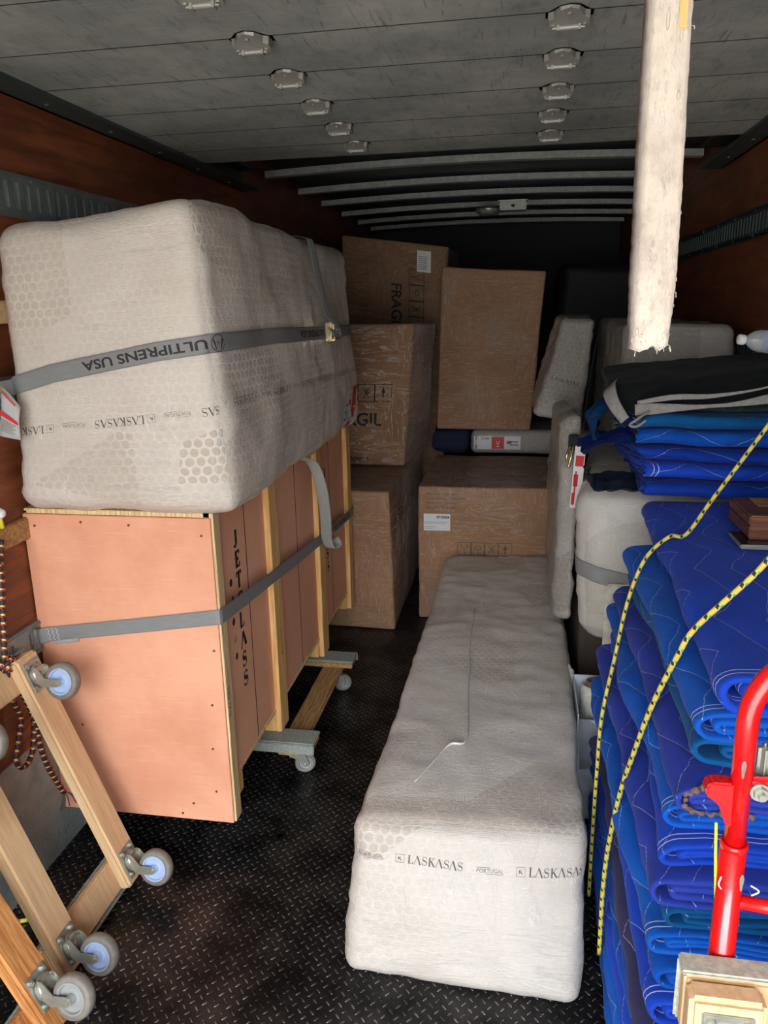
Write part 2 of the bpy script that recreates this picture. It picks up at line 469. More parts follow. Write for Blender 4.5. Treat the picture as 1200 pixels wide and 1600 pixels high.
# ------------------------------------------------------------------ soft six-sided body
FACES = {'-y': (1, -1, 0, 2), '+y': (1, 1, 0, 2), '-x': (0, -1, 1, 2), '+x': (0, 1, 1, 2), '-z': (2, -1, 0, 1), '+z': (2, 1, 0, 1)}
class Body:
    """corners: 8 points, index = x + 2y + 4z (0/1 each)"""
    def __init__(s, corners, r=.05, bulge={}, amp=.004, big=.012, seed=0, wrinkle=.003):
        s.c = [Vector(p) for p in corners]; s.r = r; s.bulge = bulge; s.amp = amp; s.big = big; s.seed = seed; s.wr = wrinkle
        g = lambda i, j: (s.c[i] - s.c[j]).length
        s.L = [(g(0, 1) + g(2, 3) + g(4, 5) + g(6, 7)) / 4, (g(0, 2) + g(1, 3) + g(4, 6) + g(5, 7)) / 4, (g(0, 4) + g(1, 5) + g(2, 6) + g(3, 7)) / 4]
        s.o = s.tri((0, 0, 0))
    def tri(s, p):
        x, y, z = [(v + 1) / 2 for v in p]
        a = s.c[0].lerp(s.c[1], x).lerp(s.c[2].lerp(s.c[3], x), y); b = s.c[4].lerp(s.c[5], x).lerp(s.c[6].lerp(s.c[7], x), y)
        return a.lerp(b, z)
    def base(s, p):
        m = [p[i] * s.L[i] / 2 for i in range(3)]; q = []; d = []
        for i in range(3):
            lim = s.L[i] / 2 - s.r; c = max(-lim, min(lim, m[i])); q.append(c); d.append(m[i] - c)
        dl = math.sqrt(sum(v * v for v in d))
        if dl > 1e-9: q = [q[i] + d[i] / dl * s.r for i in range(3)]
        t = [q[i] / (s.L[i] / 2) for i in range(3)]
        return s.tri(t)
    def normal(s, p):
        ax = max(range(3), key=lambda i: abs(p[i]))
        i, j = [k for k in range(3) if k != ax]; e = .004
        def b(a, c):
            q = list(p); q[i] += a; q[j] += c
            for k in (i, j): q[k] = max(-1, min(1, q[k]))
            return s.base(q)
        n = (b(e, 0) - b(-e, 0)).cross(b(0, e) - b(0, -e))
        if n.length < 1e-12: return (s.base(p) - s.o).normalized()
        n.normalize()
        out = s.base(p) - s.o
        ref = Vector([p[k] if k == ax else 0 for k in range(3)])
        o2 = s.tri(ref) - s.o
        return n if n.dot(o2) > 0 else -n
    def at(s, p, off=0.0, fine=True):
        P = s.base(p); n = s.normal(p); h = 0
        for k, (ax, sg, i, j) in FACES.items():
            if k in s.bulge:
                h += s.bulge[k] * max(0, p[ax] * sg) ** 4 * (1 - p[i] ** 2) * (1 - p[j] ** 2)
        q = P + Vector((s.seed * 3.1, s.seed * 1.7, 0))
        h += s.big * noise.noise(q * 2.6) + s.big * .5 * noise.noise(q * 6.1)
        if fine:
            h += s.amp * noise.noise(q * 16) + s.wr * (1 - 2 * abs(noise.noise(Vector((q.x * 5 + q.z * 3, q.y * 5, q.z * 21)))))
        return P + n * (h + off)
    def p_at(s, face, a, b):
        """face coordinates in metres from the face centre"""
        ax, sg, i, j = FACES[face]; p = [0, 0, 0]; p[ax] = sg; p[i] = a / (s.L[i] / 2); p[j] = b / (s.L[j] / 2)
        return p
    def on(s, face, a, b, off=.001): return s.at(s.p_at(face, a, b), off)
    def build(s, name, mat, parent=None, res=.025):
        bm = bmesh.new(); uvl = bm.loops.layers.uv.verify(); cache = {}
        sm = []
        for i in range(3):
            L = s.L[i]; rr = min(s.r, L / 2 - .001); k = 4
            edge = [j / k * rr for j in range(k)]
            n = max(1, int((L - 2 * rr) / res)); mid = [rr + (L - 2 * rr) * j / n for j in range(n + 1)]
            arr = [-L / 2 + e for e in edge] + [-L / 2 + e for e in mid] + [L / 2 - e for e in reversed(edge)]
            sm.append([v / (L / 2) for v in arr])
        for f, (ax, sg, i, j) in FACES.items():
            A = sm[i]; B = sm[j]; grid = []
            for a in A:
                row = []
                for b in B:
                    p = [0, 0, 0]; p[ax] = sg; p[i] = a; p[j] = b; key = tuple(round(v, 5) for v in p)
                    if key not in cache: cache[key] = bm.verts.new(s.at(p))
                    row.append(cache[key])
                grid.append(row)
            off = (0, 0) if ax == 1 else ((3.3, 1.1) if ax == 0 else (1.7, 5.3))
            for x in range(len(A) - 1):
                for y in range(len(B) - 1):
                    q = [grid[x][y], grid[x + 1][y], grid[x + 1][y + 1], grid[x][y + 1]]
                    uv = [(A[x], B[y]), (A[x + 1], B[y]), (A[x + 1], B[y + 1]), (A[x], B[y + 1])]
                    flip = (sg < 0) != (ax == 1)
                    if flip: q.reverse(); uv.reverse()
                    try: fc = bm.faces.new(q)
                    except ValueError: continue
                    for l, (ua, ub) in zip(fc.loops, uv): l[uvl].uv = (ua * s.L[i] / 2 + off[0] + s.seed, ub * s.L[j] / 2 + off[1])
        return link_mesh(name, bm, mat, parent, smooth=True)

def box8(x0, x1, y0, y1, z0, z1):
    return [(x, y, z) for z in (z0, z1) for y in (y0, y1) for x in (x0, x1)]

# ------------------------------------------------------------------ materials
def floor_mat():
    M = Mat('diamond_plate', srgb(40, 40, 42), .4, .75)
    o = M.co('Object'); x, y, z = M.xyz(o)
    pit = .046
    X = (x + y) * .7071; Y = (x - y) * .7071
    def bars(cx, cy, k):
        a = (X / pit + cx).fr() - .5; b = (Y / pit + cy).fr() - .5
        if k: a, b = b, a
        return (a / .19) * (a / .19) + (b / .065) * (b / .065)
    d = bars(0, 0, 0).mn(bars(.5, .5, 0)).mn(bars(.5, 0, 1).mn(bars(0, .5, 1)))
    raised = d.ramp(1.3, .35)
    n = M.noise(o, 6, 6, .65); n2 = M.noise(o, 45, 4, .6)
    worn = raised * n.ramp(.3, .6)
    c = M.mix(n.ramp(.35, .7), srgb(24, 24, 26), srgb(66, 63, 62))
    c = M.mix(worn * n2.ramp(.35, .6) * .8, c, srgb(165, 160, 155))  # bright bar tips: wear, and highlights put into the colour
    M.link('Base Color', c)
    M.link('Roughness', (n2 * .35 + .28) - worn * .12)
    M.link('Normal', M.bump(raised + n2 * .25, .9, .004)); return M.m
def wall_mat():
    M = Mat('varnished_plywood', srgb(150, 72, 38), .42)
    o = M.co('Object'); g = M.noise(M.scaled(o, (1, 1.0, 9)), 3, 6, .65, .5); n = M.noise(o, 2.0, 5, .6)
    c = M.mix(g.ramp(.3, .7), srgb(92, 46, 28), srgb(150, 84, 50)); c = M.mix(n.ramp(.4, .7) * .6, c, srgb(92, 50, 34))
    s = M.noise(M.scaled(o, (1, 3, 16), (.5, 0, 0)), 12, 4, .7); c = M.mix(s.ramp(.66, .72) * .4, c, srgb(205, 150, 100))
    M.link('Base Color', c); M.link('Normal', M.bump(g, .3, .002)); M.link('Roughness', n * .3 + .3); return M.m
def kick_mat():
    M = Mat('scuffed_steel_panel', srgb(120, 130, 130), .5, .35)
    o = M.co('Object'); n = M.noise(o, 5, 7, .7); s = M.noise(M.scaled(o, (1, 20, 4), (.3, 0, 0)), 6, 5, .7)
    c = M.mix(n.ramp(.3, .7), srgb(138, 150, 148), srgb(184, 192, 188)); c = M.mix(s.ramp(.6, .7) * .5, c, srgb(70, 76, 78))
    M.link('Base Color', c); M.link('Normal', M.bump(n + s, .4, .003)); return M.m
def door_panel_mat():
    M = Mat('weathered_door_panel', srgb(130, 134, 130), .6)
    o = M.co('Object'); n = M.noise(o, 1.7, 6, .65); n2 = M.noise(M.scaled(o, (3, 1, 1)), 9, 6, .7, .6)
    c = M.mix(n.ramp(.3, .72), srgb(132, 138, 134), srgb(192, 193, 184)); c = M.mix(n2.ramp(.5, .72) * .5, c, srgb(104, 104, 98))
    sc = M.noise(M.scaled(o, (1.2, 34, 1), (0, 0, .5)), 5, 3, .6, .8); c = M.mix(sc.ramp(.635, .66) * .4, c, srgb(205, 205, 198))
    sc2 = M.noise(M.scaled(o, (30, 1.6, 1), (0, 0, .35)), 4, 3, .6, .6); c = M.mix(sc2.ramp(.64, .67) * .5, c, srgb(60, 60, 58))
    M.link('Base Color', c); M.link('Normal', M.bump(n2, .3, .003)); M.link('Roughness', n2 * .3 + .4); return M.m
def strap_mat(name='grey_webbing', rgb=(134, 134, 132)):
    M = Mat(name, srgb(*rgb), .62)
    uv = M.co('UV'); u, v, _ = M.xyz(uv)
    wv = ((u / .0022).fr() - .5).ab() * ((v * 22).fr() - .5).ab()
    n = M.noise(uv, 20, 4, .6)
    b = srgb(*rgb); c = M.mix(n.ramp(.3, .7), (b[0] * .82, b[1] * .83, b[2] * .85, 1), b)
    e = v.ab().ramp(.40, .46); c = M.mix(e * .25, c, srgb(95, 95, 95))
    M.link('Base Color', c); M.link('Normal', M.bump(wv, .5, .001)); return M.m
def rope_mat(name, base, specks):
    M = Mat(name, srgb(*base), .6)
    uv = M.co('UV'); u, v, _ = M.xyz(uv)
    c = None; cc = srgb(*base)
    col = cc
    for (rgb, per, ph, lo) in specks:
        f = ((u / per + ph).fr()); g = ((v * 3 + u / per * 1.0 + ph * 3).fr())
        m = (f.gt(lo)) * (g.gt(.35))
        col = M.mix(m, col, srgb(*rgb))
    tw = ((u / .009 + v * 3).fr() - .5).ab(); tw2 = ((u / .009 - v * 3).fr() - .5).ab()
    M.link('Base Color', col) if not isinstance(col, tuple) else None
    M.link('Normal', M.bump(tw.mx(tw2), .6, .0012)); return M.m
def felt_mat():
    M = Mat('frayed_canvas', srgb(214, 200, 186), .95, 0, .1)
    o = M.co('Object'); n = M.noise(o, 9, 6, .7); n2 = M.noise(M.scaled(o, (3, 3, 1)), 60, 5, .7)
    c = M.mix(n.ramp(.35, .68), srgb(164, 150, 138), srgb(206, 193, 178)); c = M.mix(n2.ramp(.5, .7) * .4, c, srgb(140, 127, 116))
    n3 = M.noise(o, 4, 2, .5); c = M.mix(n3.ramp(.6, .7) * .4, c, srgb(205, 180, 150))
    M.link('Base Color', c); M.link('Normal', M.bump(n * .6 + n2 * .5, .8, .005)); M.set('Sheen Weight', .3); return M.m

m_floor = floor_mat(); m_wall = wall_mat(); m_kick = kick_mat(); m_door = door_panel_mat()
m_strap = strap_mat(); m_felt = felt_mat()
m_green = plain('grey_green_painted_steel', (70, 84, 84), .45, .3, nscale=12)
m_track = plain('galvanised_track_steel', (150, 162, 160), .38, .6, nscale=14)
m_slot = plain('slot_bright_backing', (215, 220, 216), .5, .2)
m_zinc = plain('zinc_plated_steel', (186, 186, 174), .36, .7, nscale=25)
m_hinge = plain('dull_hinge_steel', (158, 156, 148), .5, .4, nscale=25)
m_rust = plain('rust_stain', (96, 78, 62), .9, 0)
m_brass = plain('brassy_buckle_steel', (205, 185, 140), .25, .9)
m_dark = plain('dark_paint_and_gap_shade', (22, 26, 28), .8, 0)  # dark fittings, also the painted shade in the door panel gaps
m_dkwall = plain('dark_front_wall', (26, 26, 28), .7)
m_bow = plain('roof_bow_steel', (196, 198, 192), .5, .3)
m_roof = plain('roof_sheet', (70, 82, 82), .6)
m_ink = plain('black_print', (38, 34, 34), .7, var=.02, bumpd=0)
m_ink2 = plain('faded_print', (92, 84, 78), .7, var=.05, bumpd=0)
m_ink3 = plain('faint_grey_print', (128, 122, 116), .7, var=.05, bumpd=0)
m_white = plain('white_paper', (226, 226, 224), .6, var=.02, bumpd=0)
m_redp = plain('red_label_print', (205, 40, 42), .5, var=.02, bumpd=0)
m_yel = plain('yellow_label', (225, 215, 60), .5, var=.02, bumpd=0)
m_ply = None
def ply_mat():
    M = Mat('pink_plywood', srgb(228, 160, 128), .6, 0, .3)
    uv = M.co('UV'); g = M.noise(M.scaled(uv, (1.4, 60, 1)), 4, 5, .6, .15); g2 = M.noise(M.scaled(uv, (3, 240, 1)), 3, 3, .6)
    n = M.noise(uv, 2.5, 5, .6)
    c = M.mix(n.ramp(.3, .7), srgb(214, 148, 116), srgb(234, 170, 138)); c = M.mix(g.ramp(.58, .74) * .5, c, srgb(242, 196, 164))
    c = M.mix(g2.ramp(.55, .75) * .25, c, srgb(198, 126, 96))
    M.link('Base Color', c); M.link('Normal', M.bump(g + g2, .3, .001)); return M.m
m_ply = ply_mat()
def ply2_mat():
    M = Mat('pink_plywood_upright', srgb(214, 140, 112), .6, 0, .3)
    uv = M.co('UV'); g = M.noise(M.scaled(uv, (18, 2, 1)), 4, 5, .6, .15); n = M.noise(uv, 2.5, 5, .6)
    c = M.mix(n.ramp(.3, .7), srgb(226, 162, 130), srgb(238, 178, 144)); c = M.mix(g.ramp(.55, .75) * .3, c, srgb(214, 148, 116))
    M.link('Base Color', c); M.link('Normal', M.bump(g, .25, .001)); return M.m
m_ply2 = ply2_mat()
m_pine = wood_mat('pine_batten', (240, 200, 138), (214, 160, 92), 'Object', (26, 26, 2))
m_pineend = wood_mat('plywood_edge', (236, 212, 168), (196, 160, 108), 'Object', (60, 60, 1.5))
m_dolly = wood_mat('dolly_hardwood', (228, 194, 152), (212, 174, 130), 'Object', (2, 30, 30), .6, fine=.05)
m_plank = wood_mat('dolly_plank_brown', (188, 150, 98), (140, 104, 64), 'Object', (3, 40, 40), .55)
m_carpet = plain('grey_carpet_pad', (150, 156, 146), .95, nscale=120, bumpd=.003, var=.1)
m_carpet2 = plain('pale_worn_carpet_pad', (196, 196, 178), .95, nscale=90, bumpd=.003, var=.1)
m_rubber = plain('grey_rubber_tyre', (132, 126, 116), .6, nscale=60)
m_hub = plain('pale_blue_plastic_hub', (170, 190, 224), .35, var=.03)
m_hubg = plain('grey_plastic_hub', (150, 152, 150), .4, var=.03)
m_block = wood_mat('walnut_block', (134, 88, 60), (84, 50, 34), 'Object', (2, 30, 30), .45)
m_red = plain('red_powder_coat', (222, 18, 22), .28, var=.04, nscale=12, coat=.6)
m_chip = plain('chipped_bare_steel', (140, 130, 120), .6)
m_foam = plain('off_white_board', (214, 206, 190), .8)
m_carton_w = plain('white_corrugated_card', (204, 212, 224), .75, nscale=14)
m_film = plain('stretch_film_roll', (222, 220, 206), .3, nscale=50)
m_core = plain('cardboard_core', (150, 112, 78), .9)
m_navyp = plain('dark_navy_cloth', (28, 38, 62), .9, nscale=60)
m_brown = plain('dark_brown_carton', (74, 62, 52), .85)
m_black_cloth = blanket_mat('black_blanket_cloth', (17, 18, 20), (60, 60, 64), hem=False)
m_greyhem = plain('grey_blanket_hem', (150, 146, 142), .95, nscale=70, bumpd=.003)
m_greenb = blanket_mat('dark_green_blanket_cloth', (36, 52, 50), (110, 125, 120), hem=False)
m_yrope = rope_mat('yellow_rope_braid', (222, 196, 80), [((26, 30, 40), .030, 0, .72), ((110, 180, 120), .030, .25, .80)])
m_grope = rope_mat('green_rope_braid', (214, 204, 60), [((60, 130, 70), .03, 0, .55)])
m_brope = rope_mat('braided_black_red_rope', (44, 38, 38), [((190, 56, 44), .024, 0, .6), ((232, 196, 110), .024, .2, .78)])
m_tail = plain('frayed_rope_fibre', (96, 90, 88), .9)

W_TOP = wrap_mat('wrapped_bubble_top', (196, 182, 166), (230, 222, 210), .8, film=.9)
W_LONG = wrap_mat('wrapped_bubble_long', (188, 174, 160), (222, 215, 206), .5, film=.9, streak=(60, 300), crinkle=.007)
W_GREY = wrap_mat('wrapped_grey', (150, 142, 132), (190, 184, 176), .3, film=1.0)
W_BUND = wrap_mat('wrapped_bundle_white', (200, 192, 180), (228, 224, 216), .2, film=1.0, crinkle=.008)
C_1 = carton_mat('carton_wrapped', (170, 128, 92), .9)
C_2 = carton_mat('carton_shiny_wrap', (168, 126, 94), 1.9, .03, 7)
C_3 = carton_mat('carton_far', (150, 112, 80), .6)
C_4 = carton_mat('carton_tall', (166, 124, 92), .8)

# ------------------------------------------------------------------ truck body (setting)
XL, XR, Y0, Y1, ZC = -1.44, .91, -1.2, 8.0, 2.50  # unseen rear walls and roof extended behind the camera to even out the light
struct(boxob('ground', (-30, -40, -1.3), (30, 40, -1.15), plain('concrete_yard', (186, 182, 174), .9, nscale=3), bev=0))
def gridfloor():
    bm = bmesh.new(); add_box(bm, (XL - .06, Y0, -.10), (XR + .06, Y1 + .05, 0)); autouv(bm); return link_mesh('floor', bm, m_floor)
struct(gridfloor())
wl = struct(boxob('wall_left', (XL - .05, Y0, .43), (XL, Y1, ZC), m_wall, bev=0))
boxob('kick_panel', (XL - .05, Y0, 0), (XL + .004, Y1, .43), m_kick, wl, bev=.001)
wr = struct(boxob('wall_right', (XR, Y0, .43), (XR + .05, Y1, ZC), m_wall, bev=0))
boxob('kick_panel', (XR - .004, Y0, 0), (XR + .05, Y1, .43), m_kick, wr, bev=.001)
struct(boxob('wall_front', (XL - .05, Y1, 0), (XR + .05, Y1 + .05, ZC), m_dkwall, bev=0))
struct(boxob('ceiling', (XL - .05, Y0, ZC), (XR + .05, Y1 + .05, ZC + .04), m_roof, bev=0))
# roof bows, slightly arched
for k, y in enumerate((3.92, 4.45, 5.12, 5.72, 6.37, 7.0, 7.6)):
    bm = bmesh.new(); uvl = bm.loops.layers.uv.verify(); n = 20; rows = []
    for i in range(n + 1):
        x = XL + .02 + (XR - XL - .04) * i / n; a = 1 - (2 * i / n - 1) ** 2; z = 2.415 + .03 * a
        rows.append([bm.verts.new((x, y - .03, z)), bm.verts.new((x, y + .03, z)), bm.verts.new((x, y + .022, z + .035)), bm.verts.new((x, y - .022, z + .035))])
    for a, b in zip(rows, rows[1:]):
        for j in range(4): bm.faces.new((a[j], a[(j + 1) % 4], b[(j + 1) % 4], b[j]))
    bm.faces.new(rows[0]); bm.faces.new(list(reversed(rows[-1]))); bmesh.ops.recalc_face_normals(bm, faces=bm.faces)
    o = struct(link_mesh('trim_%d' % (k + 1), bm, m_bow))
    if k == 0:
        boxob('spring_bracket', (-.20, y - .035, 2.425), (-.03, y + .035, 2.445), m_dark, o)
        boxob('bracket_tongue', (-.18, y - .045, 2.418), (-.09, y + .01, 2.425), m_hinge, o, .003)
# door tracks along both walls
def trackbar(name, x0, x1, sgn):
    bm = bmesh.new()
    add_box(bm, (x0, Y0, 2.30), (x1, 4.08, 2.312)); add_box(bm, (x0, Y0, 2.385), (x1, 4.02, 2.397))
    xw = x0 if sgn < 0 else x1 - .012
    add_box(bm, (xw, Y0, 2.30), (xw + .012, 4.08, 2.40))
    for i in range(12):
        y = -.3 + i * .37
        add_cyl(bm, ((x0 + x1) / 2, y, 2.298), .008, .006)
    autouv(bm); return struct(link_mesh(name, bm, m_green))
trackbar('trim_8', XL, XL + .10, -1); trackbar('trim_9', XR - .10, XR, 1)

# roll-up door, pushed up under the roof
hy = [-.48, -.18, .12, .42, .72, 1.02, 1.325, 1.62, 1.915, 2.205, 2.51, 2.81, 3.115]
door = empty('roll_up_door', (-.26, .8, 2.31), 'weathered grey panelled roll-up door hanging overhead with two rows of hinges', 'door')
def dl(x, y, z): return (x + .26, y - .8, z - 2.31)
eds = [-.78] + hy + [3.36]
for a, b in zip(eds, eds[1:]):
    boxob('door_panel', dl(XL + .10, a + .0002, 2.312), dl(XR - .10, b - .0002, 2.330), m_door, door, 0)
for a in hy: boxob('panel_seam', dl(XL + .10, a - .0016, 2.3112), dl(XR - .10, a + .0016, 2.3135), m_dark, door, 0)  # dark strips laid over the joints in place of shaded gaps
boxob('gap_shade_sheet', dl(XL + .11, -.77, 2.331), dl(XR - .11, 3.35, 2.334), m_dark, door, 0)  # dark sheet added above the panels so their gaps look shaded
def hinge_bm():
    bm = bmesh.new()
    prof = [(-.045, .0), (.045, .0), (.045, .030), (.034, .036), (.020, .062), (.0, .070), (-.020, .062), (-.034, .036), (-.045, .030)]
    lo = [bm.verts.new((x, -y + .03, 0)) for x, y in prof]; hi = [bm.verts.new((x * .96, (-y + .03) * .96, -.005 - .021 * (.07 - y) / .07)) for x, y in prof]
    n = len(prof)
    for i in range(n): bm.faces.new((lo[i], lo[(i + 1) % n], hi[(i + 1) % n], hi[i]))
    bm.faces.new(hi); bm.faces.new(list(reversed(lo)))
    add_cyl(bm, (0, .020, -.025), .006, .05, 'X', 12); add_cyl(bm, (0, .020, -.025), .004, .07, 'X', 10)
    add_box(bm, (-.026, .012, -.032), (-.020, .030, -.018)); add_box(bm, (.020, .012, -.032), (.026, .030, -.018))
    for x, y in ((-.034, .012), (.034, .012), (0, -.024)): add_cyl(bm, (x, y, -.008 - .29 * (y + .04)), .005, .005, 'Z', 8)
    bmesh.ops.recalc_face_normals(bm, faces=bm.faces); return bm
hin = None
for y in hy:
    for x in (-.632, .088):
        if hin is None: h = hin = link_mesh('hinge', hinge_bm(), m_hinge, door)
        else: h = hin.copy(); COL.objects.link(h); h.parent = door
        h.location = dl(x + random.uniform(-.003, .003), y, 2.311)
        # rust halo, a thin stain plate round each hinge
        bm = bmesh.new(); pts = [(px * 1.10 * (1 + .05 * random.random()), (.03 - py) * 1.12 * (1 + .06 * random.random())) for px, py in ((-.045, .0), (0, .001), (.045, .0), (.046, .030), (.036, .038), (.020, .062), (.0, .070), (-.020, .062), (-.036, .038), (-.046, .030))]
        f = bm.faces.new([bm.verts.new((px, py, 0)) for px, py in pts]); bmesh.ops.solidify(bm, geom=[f], thickness=.0006)
        link_mesh('rust_stain', bm, m_rust, door, loc=dl(x, y, 2.3112))

# perforated tie-down rails on the walls
def etrack(name, x, sgn, z0, z1, y0, y1, label, wide=True, pitch=.05):
    t = empty(name, (x, (y0 + y1) / 2, z0), label, 'tie-down rail')
    bm = bmesh.new(); my = (y0 + y1) / 2; h = z1 - z0; th = .012
    X0, X1 = (0, th) if sgn > 0 else (-th, 0)
    y = y0 - my; n = int((y1 - y0) / pitch); sw = .018; s0, s1 = .024, h - .024
    add_box(bm, (X0, y0 - my, 0), (X1, y1 - my, s0)); add_box(bm, (X0, y0 - my, s1), (X1, y1 - my, h))
    for i in range(n + 1):
        a = y + i * pitch - (pitch - sw) / 2; add_box(bm, (X0, max(a, y0 - my), s0), (X1, min(a + pitch - sw, y1 - my), s1))
    # raised lips of the slots and side flanges
    for zz in (.006, h - .012):
        add_box(bm, (X0, y0 - my, zz), (X1 + sgn * .003 if sgn > 0 else X1, y1 - my, zz + .006))
    for i in range(int((y1 - y0) / .3)):
        for zz in (.012, h - .012): add_cyl(bm, (sgn * (th - .001), y + .1 + i * .3, zz), .006, .010, 'X', 8)
    autouv(bm); o = link_mesh('rail_plate', bm, m_track if wide else m_green, t)
    bm = bmesh.new(); add_box(bm, (.0005 * sgn, y0 - my + .01, s0), (.002 * sgn, y1 - my - .01, s1)); link_mesh('slot_backing', bm, m_slot, t)
    return t
etrack('tie_down_rail', XL, 1, 1.972, 2.093, Y0 + .02, 7.9, 'slotted steel tie-down rail high on the left plywood wall, above the top wrapped package')
etrack('tie_down_rail', XL, 1, 1.428, 1.533, Y0 + .02, 7.9, 'slotted steel rail on left wall behind the end of the upper strap')
etrack('tie_down_rail', XL, 1, .70, .80, Y0 + .02, 7.9, 'lowest slotted steel rail on left wall beside the crate, holding the lower strap', pitch=.09)
etrack('tie_down_rail', XR, -1, 1.94, 2.055, Y0 + .02, 7.9, 'dark slotted steel rail high on the right wall', wide=False, pitch=.045)
etrack('tie_down_rail', XR, -1, 1.43, 1.545, Y0 + .02, 7.9, 'lower slotted steel rail on right wall above the black folded blanket', wide=False, pitch=.045)
tag(boxob('wooden_rub_rail', (XL, Y0 + .05, 1.68), (XL + .022, 7.5, 1.742), m_dolly, None, .004), 'pale wooden rub rail along left wall, the upper one', 'wall rail')
tag(boxob('wooden_rub_rail', (XL, Y0 + .05, 1.06), (XL + .022, 7.5, 1.125), m_plank, None, .004), 'brown wooden rub rail on left wall just below the crate top', 'wall rail')
# small fittings far up under the roof
lt = empty('ceiling_lamp', (-.25, 6.05, 2.385), 'small round dome lamp under the far dark roof', 'lamp')
bm = bmesh.new(); add_lathe(bm, [(0, 0), (.085, 0), (.085, -.02), (.07, -.035), (0, -.045)], 'Z'); link_mesh('lamp_dome', bm, m_hinge, lt, True, loc=(0, 0, .0))
bm = bmesh.new(); add_lathe(bm, [(.085, .01), (.095, .01), (.095, -.015), (.085, -.015)], 'Z'); link_mesh('lamp_rim', bm, m_zinc, lt, True)
jb = empty('junction_box', (-.07, 5.62, 2.36), 'small pale rectangular box fixed under the far roof beside the dome lamp', 'fitting')
boxob('box_body', (-.09, 0, -.03), (.09, .11, .03), m_hinge, jb, .006); boxob('catch', (-.012, -.004, -.012), (.012, .002, .006), m_dark, jb, .001)
boxob('mounting_plate', (-.10, 0, .03), (.10, .12, .035), m_bow, jb, .001)

# ------------------------------------------------------------------ top wrapped package
tp = Body([(-1.43, 1.94, 1.155), (-.745, 1.93, 1.155), (-1.40, 3.72, 1.16), (-.775, 3.72, 1.16),
           (-1.372, 1.95, 1.925), (-.80, 1.90, 1.985), (-1.40, 3.62, 1.96), (-.80, 3.60, 1.965)], r=.055,
          bulge={'-y': .02, '+x': .035, '+z': -.01, '-x': -.01}, amp=.004, big=.016, seed=2, wrinkle=.0035)
top = empty('wrapped_package', (-1.1, 2.8, 1.155), 'large bubble-wrapped package strapped on top of the plywood crate', 'package')
def P0(o, root): o.parent = root; o.matrix_parent_inverse = Matrix.Translation(-Vector(root.location)); return o
P0(tp.build('bubble_wrap', W_TOP, None, .02), top)
def band(body, face, items, fn):
    pass
def logo_items(sz, n, period):
    """maker's tape, one piece at a time: boxed K with LASKASAS, then PORTUGAL in grey"""
    out = []
    for k in range(n):
        x = k * period
        (v, f), wd = serif_text('LASKASAS', sz, .16, .045)
        v2, f2 = logo_k(sz * .95); out.append(('printed_logo', merge([(v2, f2, x, 0, 1), (v, f, x + sz * 1.35, 0, 1)]), m_ink2))
        v, f = text_polys('PORTUGAL', sz * .6); pw = max(p[0] for p in v); px = x + sz * 1.35 + wd + (period - sz * 1.35 - wd - pw) / 2
        out.append(('printed_word', merge([(v, f, px, sz * .12, 1), (*rect(px + pw * .35, -sz * .05, px + pw, 0), 0, 0, 1), (*rect(px, sz * .66, px + pw * .5, sz * .70), 0, 0, 1)]), m_ink3))
    return out
def clipx(VF, lo, hi):
    V, F = VF; keep = [f for f in F if all(lo < V[i][0] < hi for i in f)]; idx = sorted({i for f in keep for i in f}); mp = {i: k for k, i in enumerate(idx)}
    return [V[i] for i in idx], [tuple(mp[i] for i in f) for f in keep]
def put_logos(items, lo, hi, fn, root):
    for nm, vf, mt in items:
        vf = clipx(vf, lo, hi)
        if vf[1]: P0(decal(nm, vf, fn, mt, None), root)
# front face: upside-down repeats, slightly rising to the right
def f_front(x, y):
    a = .43 - x; return tp.on('-y', a, -.13 + .08 * a - y, .0012)
put_logos(logo_items(.0225, 3, .30), .125, .745, f_front, top)
def f_side(x, y): b = .87 - x; return tp.on('+x', b, -.125 + .02 * (.8 - b) - y, .0012)
put_logos(logo_items(.0225, 6, .30), .02, 1.72, f_side, top)
# torn shipping labels on the side
def side_patch(b0, b1, c0, c1, off, tilt=.0):
    return lambda x, y: tp.on('+x', b0 + (b1 - b0) * x + tilt * y * (b1 - b0), c0 + (c1 - c0) * y, off)
def unit_grid(): return rect(0, 0, 1, 1)
lab = P0(decal('shipping_label', unit_grid(), side_patch(.42, .78, -.40, -.21, .002, .3), m_white, None, .1), top)
P0(decal('red_print', rect(.45, .25, .72, 1.0), side_patch(.42, .78, -.40, -.21, .003, .3), m_redp, None, .1), top)
for q_ in (rect(.28, .6, .40, .85), rect(.26, .1, .42, .3), rect(.44, .0, .6, .2)): P0(decal('red_print', q_, side_patch(.42, .78, -.40, -.21, .003, .3), m_redp, None, .1), top)
tv = text_polys('53', .5); P0(decal('printed_number', ([(x * .35 + .04, y * 1.1 + .3) for x, y in tv[0]], tv[1]), side_patch(.42, .78, -.40, -.21, .003, .3), m_ink, None, .1), top)

# ------------------------------------------------------------------ straps
def buckle(parent_loc, name='cam_buckle'):
    bm = bmesh.new()
    add_box(bm, (-.030, -.012, -.036), (-.024, .012, .036), .002); add_box(bm, (.024, -.012, -.036), (.030, .012, .036), .002)
    add_box(bm, (-.03, -.006, .030), (.03, .006, .037), .002); add_box(bm, (-.03, -.006, -.037), (.03, .006, -.030), .002)
    add_cyl(bm, (0, 0, 0), .008, .055, 'X', 12); add_box(bm, (-.02, -.02, -.012), (.02, -.010, .030), .003)
    return bm
def ratio_path(body, pts, n=14, off=.004):
    C = []; N = []
    for a, b in zip(pts, pts[1:]):
        for k in range(n):
            t = k / n; p = [a[i] + (b[i] - a[i]) * t for i in range(3)]
            C.append(body.at(p, off, fine=False)); N.append(body.normal(p))
    p = pts[-1]; C.append(body.at(p, off, fine=False)); N.append(body.normal(p)); return C, N
